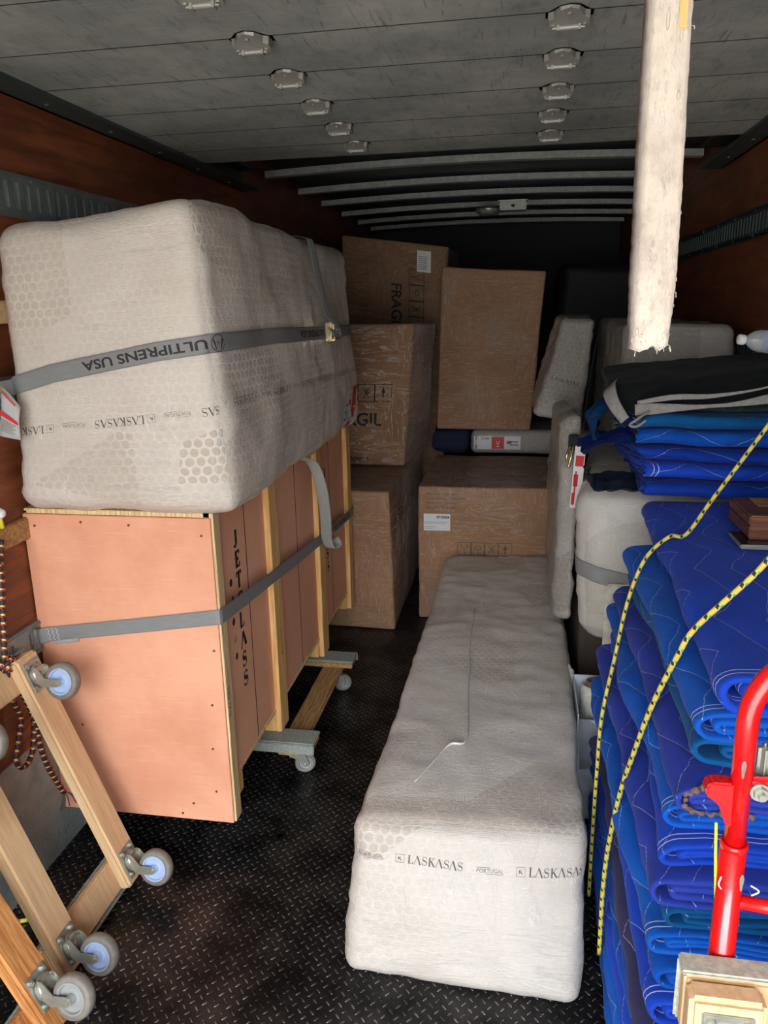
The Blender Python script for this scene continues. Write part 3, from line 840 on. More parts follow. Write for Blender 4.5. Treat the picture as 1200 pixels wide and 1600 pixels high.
st1 = empty('cargo_strap', (-1.42, 1.9, 1.5), 'grey lettered cargo strap around the top wrapped package', 'strap')
pts = [(-.99, -1, -.085), (-.5, -1, -.0), (0, -1, .05), (.5, -1, .10), (.96, -1, .125), (1, -.985, .125), (1, -.5, .135), (1, 0, .12), (1, .3, .115), (1, .97, .11)]
C, N = ratio_path(tp, pts, 12, .008)
C = [Vector((-1.435, 1.93, 1.495)), Vector((-1.425, 1.915, 1.50))] + C; N = [Vector((0, -1, 0)), Vector((0, -1, 0))] + N
for _ in range(3):
    N = [N[0]] + [(N[i - 1] + N[i] * 2 + N[i + 1]).normalized() for i in range(1, len(N) - 1)] + [N[-1]]
bm = bmesh.new(); mp1 = add_ribbon(bm, C, N, .048, .002); P0(link_mesh('webbing', bm, m_strap, None, True), st1)
tv = text_polys('ULTIPRENS USA', .034, .0008)
w1 = max(p[0] for p in tv[0]); KX = .36 / w1
def strap_txt(mp, s0, sign=-1): return lambda x, y: mp(s0 - x * 1.25, (y - .012) * -sign * -1, .0008)
# the print is upside down: it runs right to left with its feet up
P0(decal('printed_lettering', tv, lambda x, y: mp1(.695 - x * KX, (y - .012), .0008), m_ink, None), st1)
ringv = stroke([(.020 + .0215 * math.cos(a), .0125 + .0215 * math.sin(a)) for a in [2 * PI * i / 24 for i in range(25)]], .0022)
mtri = merge([stroke([(.005, .002), (.012, .028), (.02, .008), (.028, .028), (.035, .002)], .005), ringv])
P0(decal('printed_emblem', mtri, lambda x, y: mp1(.745 - x, (y - .0125), .0008), m_ink, None), st1)
V = [(x, y) for x, y in tv[0]]
P0(decal('printed_lettering', (V, tv[1]), lambda x, y: mp1(1.75 - x * KX, (y - .012), .0008), m_ink, None), st1)
# buckle and hanging tail
sb = tp.at((1, .27, .12), .02); bk = P0(link_mesh('cam_buckle', buckle(0), m_brass, None, mat4=Matrix.Translation(sb) @ Matrix.Rotation(PI / 2, 4, 'Z')), st1)
tl = [tp.at((.55, .30, 1), .006), tp.at((.8, .29, 1), .008), tp.at((.97, .285, 1), .012), tp.at((1, .28, .92), .014), tp.at((1, .275, .6), .012), tp.at((1, .28, .3), .018), tp.at((1, .29, .2), .04), tp.at((1, .27, .10), .055), tp.at((1, .22, .12), .035)]
C = catmull(tl, 6); N = []
for i, c in enumerate(C):
    t = (C[min(i + 1, len(C) - 1)] - C[max(i - 1, 0)]).normalized(); wv = Vector((0, 1, 0)) if i < len(C) * .2 else Vector((.25, .95, 0))
    N.append(wv.cross(t).normalized() * -1 if wv.cross(t).dot(Vector((1, 0, .6))) < 0 else wv.cross(t).normalized())
bm = bmesh.new(); add_ribbon(bm, C, N, .045, .0018); P0(link_mesh('loose_tail', bm, m_strap, None, True), st1)
# care tag at the wall end
def quad_sheet(name, pts, mat, parent, n=6, curve=.01, th=.0006):
    bm = bmesh.new(); a, b, c, d = [Vector(p) for p in pts]; nn = (b - a).cross(d - a).normalized(); g = []
    for i in range(n + 1):
        g.append([bm.verts.new(a.lerp(b, i / n).lerp(d.lerp(c, i / n), j / n) + nn * curve * math.sin(PI * i / n + j * .7)) for j in range(n + 1)])
    fs = [bm.faces.new((g[i][j], g[i + 1][j], g[i + 1][j + 1], g[i][j + 1])) for i in range(n) for j in range(n)]
    bmesh.ops.solidify(bm, geom=fs, thickness=th); autouv(bm)
    return P0(link_mesh(name, bm, mat, None, True), parent)
quad_sheet('yellow_tag', [(-1.405, 1.893, 1.517), (-1.378, 1.890, 1.520), (-1.385, 1.888, 1.500), (-1.402, 1.890, 1.500)], m_yel, st1, 2, 0)
tgp = [(-1.373, 1.878, 1.520), (-1.322, 1.876, 1.462), (-1.335, 1.872, 1.372), (-1.395, 1.874, 1.385)]
quad_sheet('care_tag', tgp, m_white, st1, 6, .004)
def tagmap(x, y):
    a, b, c, d = [Vector(p) for p in tgp]; return a.lerp(b, x).lerp(d.lerp(c, x), y) + Vector((0, -.006, 0))
P0(decal('red_print', rect(.06, .47, .94, .56), tagmap, m_redp, None, .2), st1)
P0(decal('red_print', rect(.1, .05, .8, .10), tagmap, m_redp, None, .2), st1)
P0(decal('fine_print', merge([rect(.1, .62 + i * .035, .88 - .1 * (i % 3), .632 + i * .035) for i in range(8)]), tagmap, m_ink3, None, .2), st1)

# ------------------------------------------------------------------ plywood crate
cr = empty('plywood_crate', (-1.14, 2.9, .15), 'pink plywood shipping crate with pine battens, standing on a wheeled dolly', 'crate')
def cb(name, lo, hi, mat, bev=.0015): return P0(boxob(name, lo, hi, mat, None, bev), cr)
CX0, CX1 = -1.436, -.845
cb('end_panel', (CX0, 1.975, .14), (CX1 - .006, 1.984, 1.135), m_ply)
cb('end_frame_edge', (CX1 - .03, 1.984, .14), (CX1, 2.03, 1.15), m_pineend)
cb('end_panel', (CX0, 3.80, .15), (CX1 - .006, 3.81, 1.135), m_ply)
for a, b in ((2.03, 2.283), (2.287, 2.86), (2.864, 3.42), (3.424, 3.80)): cb('side_panel', (CX1 - .031, a, .262), (CX1 - .022, b, 1.145), m_ply2, .0008)
for a in (2.285, 2.862, 3.422): cb('panel_joint', (CX1 - .028, a - .0022, .262), (CX1 - .0214, a + .0022, 1.145), m_dark, 0)
cb('side_panel', (CX0, 1.984, .262), (CX0 + .01, 3.80, 1.145), m_ply2)
cb('bottom_edge', (CX1 - .034, 2.03, .25), (CX1 - .018, 3.80, .262), m_pineend)
cb('top_panel', (CX0, 1.984, 1.135), (CX1 - .01, 3.80, 1.15), m_pineend)
for a, b in ((2.475, 2.565), (3.125, 3.225), (3.715, 3.80)): cb('batten', (CX1 - .022, a, .167), (CX1, b, 1.145), m_pine, .002)
for a, b in ((2.03, 2.12), (2.475, 2.575), (3.115, 3.215), (3.70, 3.80)): cb('skid_beam', (CX0 + .01, a, .167), (CX1 - .023, b, .249), m_pine, .003)
m_screw = plain('dark_screw_steel', (110, 84, 60), .5, .5)
for x, z in ((-1.40, 1.10), (-1.25, 1.115), (-1.10, 1.11), (-.88, 1.085), (-.87, .73), (-1.36, .78), (-1.33, .45), (-.89, .55), (-.90, .40), (-.90, .25), (-1.02, .16), (-.98, .2)):
    bm = bmesh.new(); add_cyl(bm, (x, 1.9745, z), .004, .002, 'Y', 8); P0(link_mesh('screw_head', bm, m_screw, None), cr)
# stencilled words, one letter under the other
def stencil(word, y0, ztop, hgt, step, slope=0, mat=m_ink2):
    parts = []
    for i, ch in enumerate(word):
        P, a = serif_glyph(ch, .30, .11)
        for v, f in P: parts.append(([(x * hgt * 1.15 + slope * i, y * hgt - i * step) for x, y in v], f))
    return decal('stencilled_letters', merge(parts), lambda x, y: Vector((CX1 - .0214, y0 + x, ztop + y)), mat, None)
P0(stencil('JETCLASS', 2.180, .985, .052, .069, .001, m_ink), cr)
P0(stencil('JETCLASS', 3.325, .95, .048, .064, .001, m_ink), cr)
def blob(cy, cz, r): return ([(cy + r * math.cos(a), cz + r * 1.1 * math.sin(a)) for a in [2 * PI * i / 12 for i in range(12)]], [tuple(range(12))])
uv_ = text_polys('U', .03)
for d_ in (blob(2.135, .885, .012), blob(2.14, .83, .009), blob(2.135, .755, .012), blob(2.14, .635, .011), ([(y + 2.128, z + .685) for y, z in uv_[0]], uv_[1]), blob(3.27, .87, .012), blob(3.275, .80, .009), blob(3.275, .735, .011)):
    P0(decal('stencilled_dot', d_, lambda x, y: Vector((CX1 - .0214, x, y)), m_ink, None, .05), cr)
st_b = text_polys('NO.1716', .026)
P0(decal('batten_stamp', ([(x, y) for x, y in st_b[0]], st_b[1]), lambda x, y: Vector((CX1 + .0006, 1.990 + y, .60 - x)), m_ink2, None), cr)
P0(decal('batten_stamp', ([(x, y) for x, y in st_b[0]], st_b[1]), lambda x, y: Vector((CX1 + .0006, 2.52 + y, .56 - x)), m_ink2, None), cr)

# lower strap round the crate
st2 = empty('cargo_strap', (-1.42, 1.95, .75), 'grey cargo strap around the plywood crate with its tail hanging over the side', 'strap')
pts = [(-1.425, 1.955, .752), (-1.40, 1.968, .756), (-1.1, 1.971, .80), (-.856, 1.971, .838), (-.8435, 1.974, .838), (-.8405, 1.985, .838), (-.842, 2.6, .775), (-.842, 3.10, .727), (-.840, 3.30, .712), (-.840, 3.80, .680), (-.846, 3.815, .679)]
C = []; N = []
nrm = [(0, -1, 0)] * 4 + [(.7, -.7, 0)] + [(1, 0, 0)] * 5 + [(.7, .7, 0)]
for i in range(len(pts) - 1):
    k = 8 if (Vector(pts[i + 1]) - Vector(pts[i])).length > .1 else 2
    for j in range(k): C.append(Vector(pts[i]).lerp(Vector(pts[i + 1]), j / k)); N.append(Vector(nrm[i]).lerp(Vector(nrm[i + 1]), j / k))
C.append(Vector(pts[-1])); N.append(Vector(nrm[-1]))
bm = bmesh.new(); mp2 = add_ribbon(bm, C, N, .046, .002); P0(link_mesh('webbing', bm, m_strap, None), st2)
P0(decal('printed_lettering', ([(x, y) for x, y in tv[0]], tv[1]), lambda x, y: mp2(2.34 - x * KX, (y - .012), .0008), m_ink, None), st2)
bm = bmesh.new()
for i in range(4):
    z = -.018 + i * .011
    V, F = stroke([(.045 + .012 * (j % 2) + j * 0, z + j * .0028) for j in range(5)], .0015)
zig = merge([stroke([(.03 + k * .014 + (.006 if j % 2 else 0), -.02 + j * .008) for j in range(6)], .0016) for k in range(3)])
P0(decal('white_stitching', zig, lambda x, y: mp2(x, y, .0008), m_white, None), st2)
bm = bmesh.new(); add_tube(bm, [(-1.428, 1.945, .725), (-1.428, 1.94, .785), (-1.418, 1.935, .785), (-1.418, 1.94, .725), (-1.428, 1.945, .725)], .003, 6, False)
add_box(bm, (-1.439, 1.925, .735), (-1.427, 1.955, .775), .002); P0(link_mesh('rail_hook', bm, m_zinc, None), st2)
quad_sheet('care_tag', [(-1.38, 1.967, .742), (-1.30, 1.967, .752), (-1.30, 1.966, .738), (-1.38, 1.966, .725)], m_white, st2, 2, 0)
bk = P0(link_mesh('cam_buckle', buckle(0), m_brass, None, mat4=Matrix.Translation((-.822, 3.22, .715)) @ Matrix.Rotation(PI / 2, 4, 'Z')), st2)
tl = [(-.80, 2.75, 1.165), (-.765, 2.79, 1.13), (-.755, 2.86, 1.02), (-.775, 2.98, .87), (-.80, 3.08, .75), (-.795, 3.13, .69), (-.78, 3.17, .69), (-.80, 3.2, .71)]
C = catmull(tl, 6); N = []
for i, c in enumerate(C):
    t = (C[min(i + 1, len(C) - 1)] - C[max(i - 1, 0)]).normalized(); n = Vector((.93, -.25, .0)).cross(t).normalized(); N.append(n if n.y < 0 else -n)
bm = bmesh.new(); add_ribbon(bm, C, N, .050, .0018); P0(link_mesh('loose_tail', bm, strap_mat('lit_grey_webbing', (176, 176, 170)), None, True), st2)  # same grey webbing, lighter: the light on the tail is in its colour

# ------------------------------------------------------------------ casters and dollies
def caster_parts(parent, M4, hubmat=m_hub, swivel=0.0, R=.048):
    """local: origin on the board face, +Z away from the board; the fork trails towards +X"""
    S = Matrix.Rotation(swivel, 4, 'Z')
    bm = bmesh.new()
    add_cyl(bm, (0, 0, .010), .031, .010, 'Z', 28, bev=.002); add_cyl(bm, (0, 0, .018), .027, .008, 'Z', 28, .023)
    add_cyl(bm, (0, 0, .022), .009, .008, 'Z', 6)
    # two curved fork cheeks
    for sy in (-1, 1):
        y = sy * .021; prof = [(-.024, .014), (.020, .014), (.040, .030), (.052, R + .022), (.048, R + .036), (.034, R + .037), (.018, .045), (-.018, .026)]
        a = [bm.verts.new((px, y, pz)) for px, pz in prof]; b = [bm.verts.new((px, y + sy * .0035, pz)) for px, pz in prof]
        n = len(prof)
        for i in range(n): bm.faces.new((a[i], a[(i + 1) % n], b[(i + 1) % n], b[i]))
        bm.faces.new(a); bm.faces.new(b)
    add_box(bm, (-.024, -.0245, .013), (.024, .0245, .017), .001)
    add_cyl(bm, (.040, 0, R + .028), .0055, .062, 'Y', 6); add_cyl(bm, (.040, 0, R + .028), .009, .053, 'Y', 12)
    bmesh.ops.recalc_face_normals(bm, faces=bm.faces)
    for v in bm.verts: v.co = S @ v.co
    fork = link_mesh('caster', bm, m_zinc, parent, mat4=M4)
    bm = bmesh.new(); add_box(bm, (-.046, -.034, 0), (.046, .034, .004), .0018); 
    for x in (-.034, .034):
        for y in (-.023, .023):
            add_cyl(bm, (x, y, .0065), .0075, .006, 'Z', 6); add_lathe(bm, [(0, .013), (.0045, .012), (.0045, .006)], 'Z', (x, y, 0), 10)
    autouv(bm); link_mesh('mounting_plate', bm, m_zinc, fork)
    bm = bmesh.new(); w = .015
    c = (.040, 0, R + .028)
    add_lathe(bm, [(R * .70, -w * .9), (R * .90, -w), (R * .98, -w * .6), (R, 0), (R * .98, w * .6), (R * .90, w), (R * .70, w * .9), (R * .70, -w * .9)], 'Y', c)
    for v in bm.verts: v.co = S @ v.co
    autouv(bm); link_mesh('wheel_tyre', bm, m_rubber, fork, True)
    bm = bmesh.new()
    add_lathe(bm, [(0, -w * 1.15), (.010, -w * 1.15), (.012, -w * .5), (.020, -w * .4), (R * .60, -w * .55), (R * .64, -w * 1.0), (R * .71, -w * 1.0), (R * .71, w), (R * .64, w), (R * .60, w * .55), (.020, w * .4), (.012, w * .5), (.010, w * 1.15), (0, w * 1.15)], 'Y', c)
    for v in bm.verts: v.co = S @ v.co
    link_mesh('wheel_hub', bm, hubmat, fork)
    return fork

def dolly(name, label, M4, L=.76, Wd=.42, wood=m_dolly, pad=m_carpet, hub=m_hub, swivel=0.0, rail_w=.095, rail_t=.038, overhang=0.0, skip=(), R=.054, inset=.065):
    """local: X along rails, Y across, +Z = underside normal (towards the wheels)"""
    t = empty(name, (0, 0, 0), label, 'dolly'); t.matrix_world = M4
    for sy in (-1, 1):
        y1 = sy * Wd / 2; y0 = sy * (Wd / 2 - rail_w)
        bm = bmesh.new(); add_box(bm, (-L / 2, min(y0, y1), 0), (L / 2, max(y0, y1), rail_t), .007, 3); autouv(bm)
        link_mesh('side_rail', bm, wood, t)
    for sx in (-1, 1):
        x1 = sx * L / 2; x0 = sx * (L / 2 - .095)
        bm = bmesh.new(); add_box(bm, (min(x0, x1), -Wd / 2 - overhang, -.026), (max(x0, x1), Wd / 2 + overhang, -.0005), .004); autouv(bm)
        cbrd = link_mesh('cross_board', bm, wood, t)
        bm = bmesh.new(); a, b = min(x0, x1) - .004, max(x0, x1) + .004; W2 = Wd / 2 + overhang + .005
        add_box(bm, (a, -W2, -.036), (b, W2, -.0265), .004, 3)
        add_box(bm, (b if sx > 0 else a - .007, -W2, -.034), (b + .007 if sx > 0 else a, W2, .004), .003)
        for v in bm.verts: v.co += Vector((noise.noise(v.co * 30) * .002, noise.noise(v.co * 27 + Vector((5, 0, 0))) * .003, noise.noise(v.co * 22) * .002))
        link_mesh('carpet_pad', bm, pad, cbrd)
    for sx in (-1, 1):
        for sy in (-1, 1):
            if (sx, sy) in skip: continue
            caster_parts(t, Matrix.Translation((sx * (L / 2 - inset), sy * (Wd / 2 - rail_w / 2), rail_t)), hub, swivel if not isinstance(swivel, dict) else swivel[(sx, sy)], R)
    return t

def frame_mat(origin, xdir, ydir):
    x = Vector(xdir).normalized(); y = Vector(ydir); y = (y - x * y.dot(x)).normalized(); z = x.cross(y)
    m = Matrix((x, y, z)).transposed().to_4x4(); m.translation = Vector(origin); return m

# dolly under the crate: rails along the truck, wheels down
dolly('furniture_dolly', 'wooden four-wheel dolly carrying the crate, grey carpet pads, brown planks',
      frame_mat((-1.005, 2.80, .130), (0, 1, 0), (1, 0, 0)), L=.78, Wd=.50, wood=m_plank, pad=m_carpet, hub=m_hubg, swivel=PI / 2 - .35, rail_t=.022, overhang=.045, R=.040)
# dolly leaning on the left wall (its rails rise towards the wall)
dolly('furniture_dolly', 'pale wooden dolly leaning on its end against the left wall, blue-hubbed wheels facing out',
      frame_mat((-1.268, 1.655, .385), (-.262, 0, .70), (0, 1, .0)) @ Matrix.Rotation(PI, 4, 'X') if False else frame_mat((-1.275, 1.655, .386), (-.262, .0, .70), (0, -1, 0)) , L=.77, Wd=.42, swivel=PI - .25)
dolly('furniture_dolly', 'second wooden dolly nearest the tailgate at lower left, orange-brown rail and a worn grey wheel',
      frame_mat((-1.232, 1.165, .367), (-.42, 0, .87), (0, -1, 0)), L=.74, Wd=.40, wood=wood_mat('dolly_orange_wood', (222, 160, 96), (176, 112, 60), 'Object', (3, 40, 40)), hub=m_hubg, swivel=PI - .3, inset=.11)
# dolly standing on its end at the lower right, underside to the camera
dolly('furniture_dolly', 'wooden dolly standing upright at lower right, frayed pale carpet on its top end',
      frame_mat((.47, .915, .408), (0, .04, 1), (-1, 0, 0)), L=.76, Wd=.44, pad=m_carpet2, swivel=PI, rail_w=.10)

# ------------------------------------------------------------------ long wrapped package on the floor
lp = Body([(-.425, 1.60, .004), (.195, 1.575, .004), (-.38, 3.98, .004), (.24, 4.02, .004),
           (-.395, 1.70, .41), (.205, 1.72, .41), (-.36, 3.93, .41), (.225, 3.98, .42)], r=.045,
          bulge={'-y': .015, '+z': .012, '-x': -.02, '+x': -.01}, amp=.005, big=.010, seed=5, wrinkle=.004)
lg = empty('wrapped_package', (-.1, 2.8, 0), 'long low bubble-wrapped package lying on the floor down the aisle', 'package')
P0(lp.build('bubble_wrap', W_LONG, None, .018), lg)
def f_long(x, y): a = x - .185; return lp.on('-y', a, .10 - .045 * a + .25 * max(0, a) ** 2 + y, .0015)
put_logos([(n, ([(x - .31, y) for x, y in v], f), m) for n, (v, f), m in logo_items(.0225, 3, .31)], -.11, .492, f_long, lg)
# loose ends of film
def film_fold(name, P, wd, root, body=None, mat=None):
    C = catmull(P, 5); bm = bmesh.new()
    add_tube(bm, C, wd, 6, rfun=lambda t: .3 + .7 * math.sin(PI * t) * (1 + .5 * math.sin(t * 30)))
    return P0(link_mesh(name, bm, mat or m_filmfold, None, True), root)
m_filmfold = plain('gathered_film', (214, 206, 198), .25, var=.04, coat=.6)
film_fold('film_fold', [lp.on('+z', x, y, .002) for x, y in ((-.09, .35), (-.085, .0), (-.07, -.3), (-.05, -.62), (-.045, -.78), (-.09, -.80), (-.13, -.9), (-.17, -1.0))], .005, lg)
film_fold('film_fold', [lp.on('+x', y, z, .004) for y, z in ((-.25, .12), (-.2, .17), (-.14, .2))], .012, lg)
film_fold('film_fold', [lp.on('+z', x, y, .006) for x, y in ((-.08, 1.16), (-.04, 1.185), (.05, 1.185), (.1, 1.165))], .009, lg)

# ------------------------------------------------------------------ cartons deeper in
def carton(label, corners, mat, cat='box', r=.012, big=.004, amp=.002, seed=1, bulge={}, name='cardboard_box', wr=.002, res=.035, part='wrapped_carton'):
    c = [Vector(p) for p in corners]; b = Body(corners, r=r, bulge=bulge, amp=amp, big=big, seed=seed, wrinkle=wr)
    t = empty(name, tuple((c[0] + c[3]) / 2), label, cat); P0(b.build(part, mat, None, res), t); t['_'] = 0; del t['_']
    return t, b
mid, mb = carton('brown carton with a white address label standing on the floor behind the long package', box8(-.525, .205, 4.03, 4.95, .004, .765), C_1, seed=3, bulge={'+x': .01, '-x': .012})
V, F = text_polys('2710204', .020, .0008)
P0(decal('address_label', rect(0, 0, .145, .095), lambda x, y: mb.on('-y', -.335 + x, .135 + y, .002), m_white, None, .05), mid)
P0(decal('label_print', merge([(V, F, .07, .07, 1), (*rect(.005, .048, .13, .0495), 0, 0, 1), (*rect(.005, .04, .12, .0412), 0, 0, 1), (*rect(.005, .022, .07, .0235), 0, 0, 1), (*rect(.005, .012, .05, .0135), 0, 0, 1)]), lambda x, y: mb.on('-y', -.335 + x, .135 + y, .003), m_ink, None), mid)
lines = [('Remove / mat cart', .345), ('Lado aberto / Openside', .320), ('Abrir cl / Ouverture', .295), ('Bas vid / This side', .270)]
for s_, z_ in lines:
    v, f = text_polys(s_, .022); P0(decal('printed_lines', (v, f), lambda x, y, z_=z_: mb.on('-y', -.32 + x, z_ - .01 + y, .0015), m_ink2, None), mid)
P0(decal('handling_marks', icon_row(4, .074, .003), lambda x, y: mb.on('-y', -.15 + x, .00 + y, .0015), m_ink2, None), mid)
ll, lb = carton('brown film-wrapped carton on the floor, lower one beside the far end of the crate', [(-1.30, 3.86, .004), (-.635, 3.84, .004), (-1.30, 5.25, .004), (-.64, 5.25, .004), (-1.30, 3.86, .775), (-.655, 3.84, .775), (-1.30, 5.25, .775), (-.66, 5.25, .775)], C_1, seed=4, bulge={'+x': .03})
lm, lmb = carton('shiny film-wrapped carton stacked on the lower carton, marked with an upward arrow', [(-1.34, 4.48, .79), (-.665, 4.46, .79), (-1.34, 5.15, .79), (-.60, 5.15, .79), (-1.34, 4.48, 1.615), (-.60, 4.46, 1.61), (-1.34, 5.15, 1.61), (-.55, 5.15, 1.60)], C_2, seed=6, bulge={'+x': .03, '-y': .01}, wr=.006, amp=.004)
P0(decal('handling_marks', icon_row(4, .105, .004), lambda x, y: lmb.on('-y', -.155 + x, -.03 + y, .002), m_ink, None), lm)
v, f = text_polys('FRAGIL', .11, .002); wv = max(p[0] for p in v)
P0(decal('printed_word', ([(x - wv, y) for x, y in v], f), lambda x, y: lmb.on('-y', .21 + x, -.17 + y, .002), m_ink, None), lm)
v, f = text_polys('700*860', .045, .001)
P0(decal('printed_size', (v, f), lambda x, y: lmb.on('-y', -.02 + x, -.39 + y, .002), m_ink, None), lm)
ft, fb = carton('large dark brown carton, farthest and topmost at the back left, marked FRAGIL sideways', [(-1.22, 5.42, .004), (-.53, 5.40, .004), (-1.22, 6.1, .004), (-.5, 6.1, .004), (-1.215, 5.42, 2.19), (-.49, 5.40, 2.09), (-1.215, 6.1, 2.19), (-.47, 6.1, 2.09)], C_3, seed=7, r=.01)
v, f = text_polys('FRAGIL', .10, .002)
P0(decal('printed_word', (v, f), lambda x, y: fb.on('-y', -.02 + y, .80 - x, .002), m_ink, None), ft)
V, F = icon_row(4, .105, .004)
P0(decal('handling_marks', (V, F), lambda x, y: fb.on('-y', .10 + y, .90 - x, .002), m_ink, None), ft)
P0(decal('address_label', rect(0, 0, .095, .14), lambda x, y: fb.on('-y', .155 + x, .885 + y, .003), m_white, None, .05), ft)
P0(decal('label_print', merge([rect(.01, .02 + i * .013, .07, .024 + i * .013) for i in range(7)]), lambda x, y: fb.on('-y', .155 + x, .885 + y, .004), m_ink3, None, .05), ft)
ct, ctb = carton('tall brown film-wrapped carton standing upright in the middle of the back row', [(-.52, 4.98, .935), (.075, 4.95, .935), (-.52, 5.36, .935), (.08, 5.36, .935), (-.49, 5.02, 1.945), (.145, 5.0, 1.90), (-.49, 5.38, 1.94), (.14, 5.38, 1.90)], C_4, seed=8, bulge={'-y': .006})
sl, slb = carton('flat grey wrapped slab with a red and white label under the tall middle carton', box8(-.30, .60, 4.97, 5.95, .775, .925), W_GREY, seed=9, r=.04, name='wrapped_package', cat='package', part='film_wrap')
P0(decal('shipping_label', rect(0, 0, .30, .085), lambda x, y: slb.on('-y', -.43 + x, -.045 + y, .002), m_white, None, .05), sl)
P0(decal('red_print', merge([rect(.115, .003, .195, .082), rect(.212, .035, .24, .055)]), lambda x, y: slb.on('-y', -.43 + x, -.045 + y, .003), m_redp, None, .05), sl)
wg = merge([stroke([(.145, .055), (.148, .04), (.155, .034), (.162, .04), (.165, .055)], .004), rect(.153, .02, .157, .036), rect(.145, .016, .165, .020)])
P0(decal('glass_mark', wg, lambda x, y: slb.on('-y', -.43 + x, -.045 + y, .004), m_white, None, .05), sl)
v, f = text_polys('FRAGILE', .013, .0004); v2, f2 = text_polys('2710204', .014, .0004)
P0(decal('label_print', merge([(v, f, .235, .045, 1), (v, f, .235, .025, 1), (v2, f2, .05, .065, 1)]), lambda x, y: slb.on('-y', -.43 + x, -.045 + y, .004), m_ink, None, .05), sl)
nb = Body(box8(-.56, -.315, 4.98, 5.36, .775, .93), r=.05, big=.02, amp=.006, seed=10, wrinkle=.006)
tag(nb.build('folded_blanket', m_navyp, None, .03), 'dark navy folded blanket tucked beneath the left of the tall middle carton', 'blanket')
# black plastic heap far back right
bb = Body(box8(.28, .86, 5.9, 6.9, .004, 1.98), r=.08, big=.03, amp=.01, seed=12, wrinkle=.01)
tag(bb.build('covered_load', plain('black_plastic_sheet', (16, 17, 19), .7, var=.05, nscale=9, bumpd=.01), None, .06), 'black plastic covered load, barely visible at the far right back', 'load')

# ------------------------------------------------------------------ wrapped things on the right
base, _b = carton('dark brown carton on the floor underneath the strapped wrapped bundle', box8(.262, .86, 2.95, 4.4, .004, .475), m_brown, seed=13, part='carton_body')
bd = Body([(.245, 2.70, .49), (.86, 2.70, .49), (.46, 4.5, .49), (.87, 4.5, .49), (.205, 2.70, 1.085), (.86, 2.70, 1.085), (.44, 4.5, 1.085), (.87, 4.5, 1.085)], r=.085, bulge={'-y': .03, '+z': -.01, '-x': .005}, amp=.006, big=.014, seed=14, wrinkle=.005)
bun = empty('wrapped_package', (.55, 3.4, .49), 'shiny white bubble-wrapped bundle belted with a grey strap, behind the blue blankets', 'package')
P0(bd.build('bubble_wrap', W_BUND, None, .022), bun)
C, N = ratio_path(bd, [(-1, .9, .12), (-1, 0, .05), (-1, -.94, -.02), (-.9, -1, -.04), (-.5, -1, -.13), (0, -1, -.17), (.6, -1, -.2)], 10, .008)
bm = bmesh.new(); add_ribbon(bm, C, N, .06, .002)
tag(link_mesh('cargo_strap', bm, m_strap, None, True), 'grey strap belted around the white wrapped bundle behind the blankets', 'strap')
pn = Body([(.160, 3.05, .445), (.232, 3.00, .445), (.160, 3.90, .445), (.235, 3.90, .445), (.165, 3.10, 1.26), (.245, 3.08, 1.28), (.165, 3.95, 1.24), (.24, 3.95, 1.25)], r=.03, amp=.006, big=.012, seed=15, wrinkle=.006)
pnl = empty('wrapped_package', (.2, 3.5, .5), 'narrow film-wrapped panel on edge beside the strapped bundle, red label on its face', 'package')
P0(pn.build('film_wrap', W_GREY, None, .025), pnl)
def pmap(x, y): return Vector((.187 + .06 * x + .01 * y, 2.985 + .028 * (1 - y) - .02 * x, .93 + .25 * y))
P0(decal('shipping_label', rect(.35, 0, 1, 1), pmap, m_white, None, .2), pnl)
P0(decal('red_print', merge([rect(.45, .68, .95, .85), rect(.4, .05, .6, .25), rect(.42, .35, .7, .55), rect(.5, .1, .6, .6)]), lambda x, y: pmap(x, y) + Vector((0, -.002, 0)), m_redp, None, .2), pnl)
# clip with hanging hooks
ck = empty('cargo_strap', (.20, 3.03, 1.20), 'thin dark strap with a brass hook hanging on the narrow wrapped panel', 'strap')
P0(tubeob('cord', [(.345, 3.62, 1.59), (.30, 3.40, 1.42), (.25, 3.06, 1.22)], .004, m_dark, None), ck)
P0(boxob('buckle_plate', (.195, 3.02, 1.155), (.235, 3.045, 1.215), m_dark, None, .004), ck)
P0(tubeob('hook', [(.215, 3.015, 1.175), (.205, 3.0, 1.13), (.196, 3.0, 1.09)], .005, m_brass, None), ck)
P0(tubeob('hook', [(.205, 3.015, 1.175), (.190, 3.0, 1.14), (.188, 3.0, 1.115)], .005, m_brass, None), ck)

ln_, lnb = carton('tilted silvery wrapped package leaning at the back, between tall carton and right bundle', [(.07, 4.05, 1.15), (.315, 4.02, 1.10), (.07, 4.55, 1.17), (.32, 4.55, 1.12), (.215, 4.10, 1.645), (.365, 4.08, 1.625), (.2, 4.6, 1.64), (.37, 4.6, 1.64)], W_GREY, seed=16, r=.03, name='wrapped_package', cat='package', part='film_wrap', wr=.006, amp=.006, big=.01, res=.022)
v, f = serif_text('LASKASAS', .022, .2, .06)[0]
P0(decal('printed_logo', (v, f), lambda x, y: lnb.on('-y', -.07 + x, -.06 - .1 * x + y, .002), m_ink2, None), ln_)
br, brb = carton('big wrapped package at back right, above the black blanket', [(.40, 3.32, 1.10), (.86, 3.25, 1.10), (.43, 4.55, 1.10), (.88, 4.5, 1.10), (.425, 3.35, 1.625), (.835, 3.30, 1.61), (.42, 4.5, 1.63), (.85, 4.4, 1.61)], W_GREY, seed=17, r=.04, name='wrapped_package', cat='package', part='film_wrap', wr=.003, big=.012, res=.025)

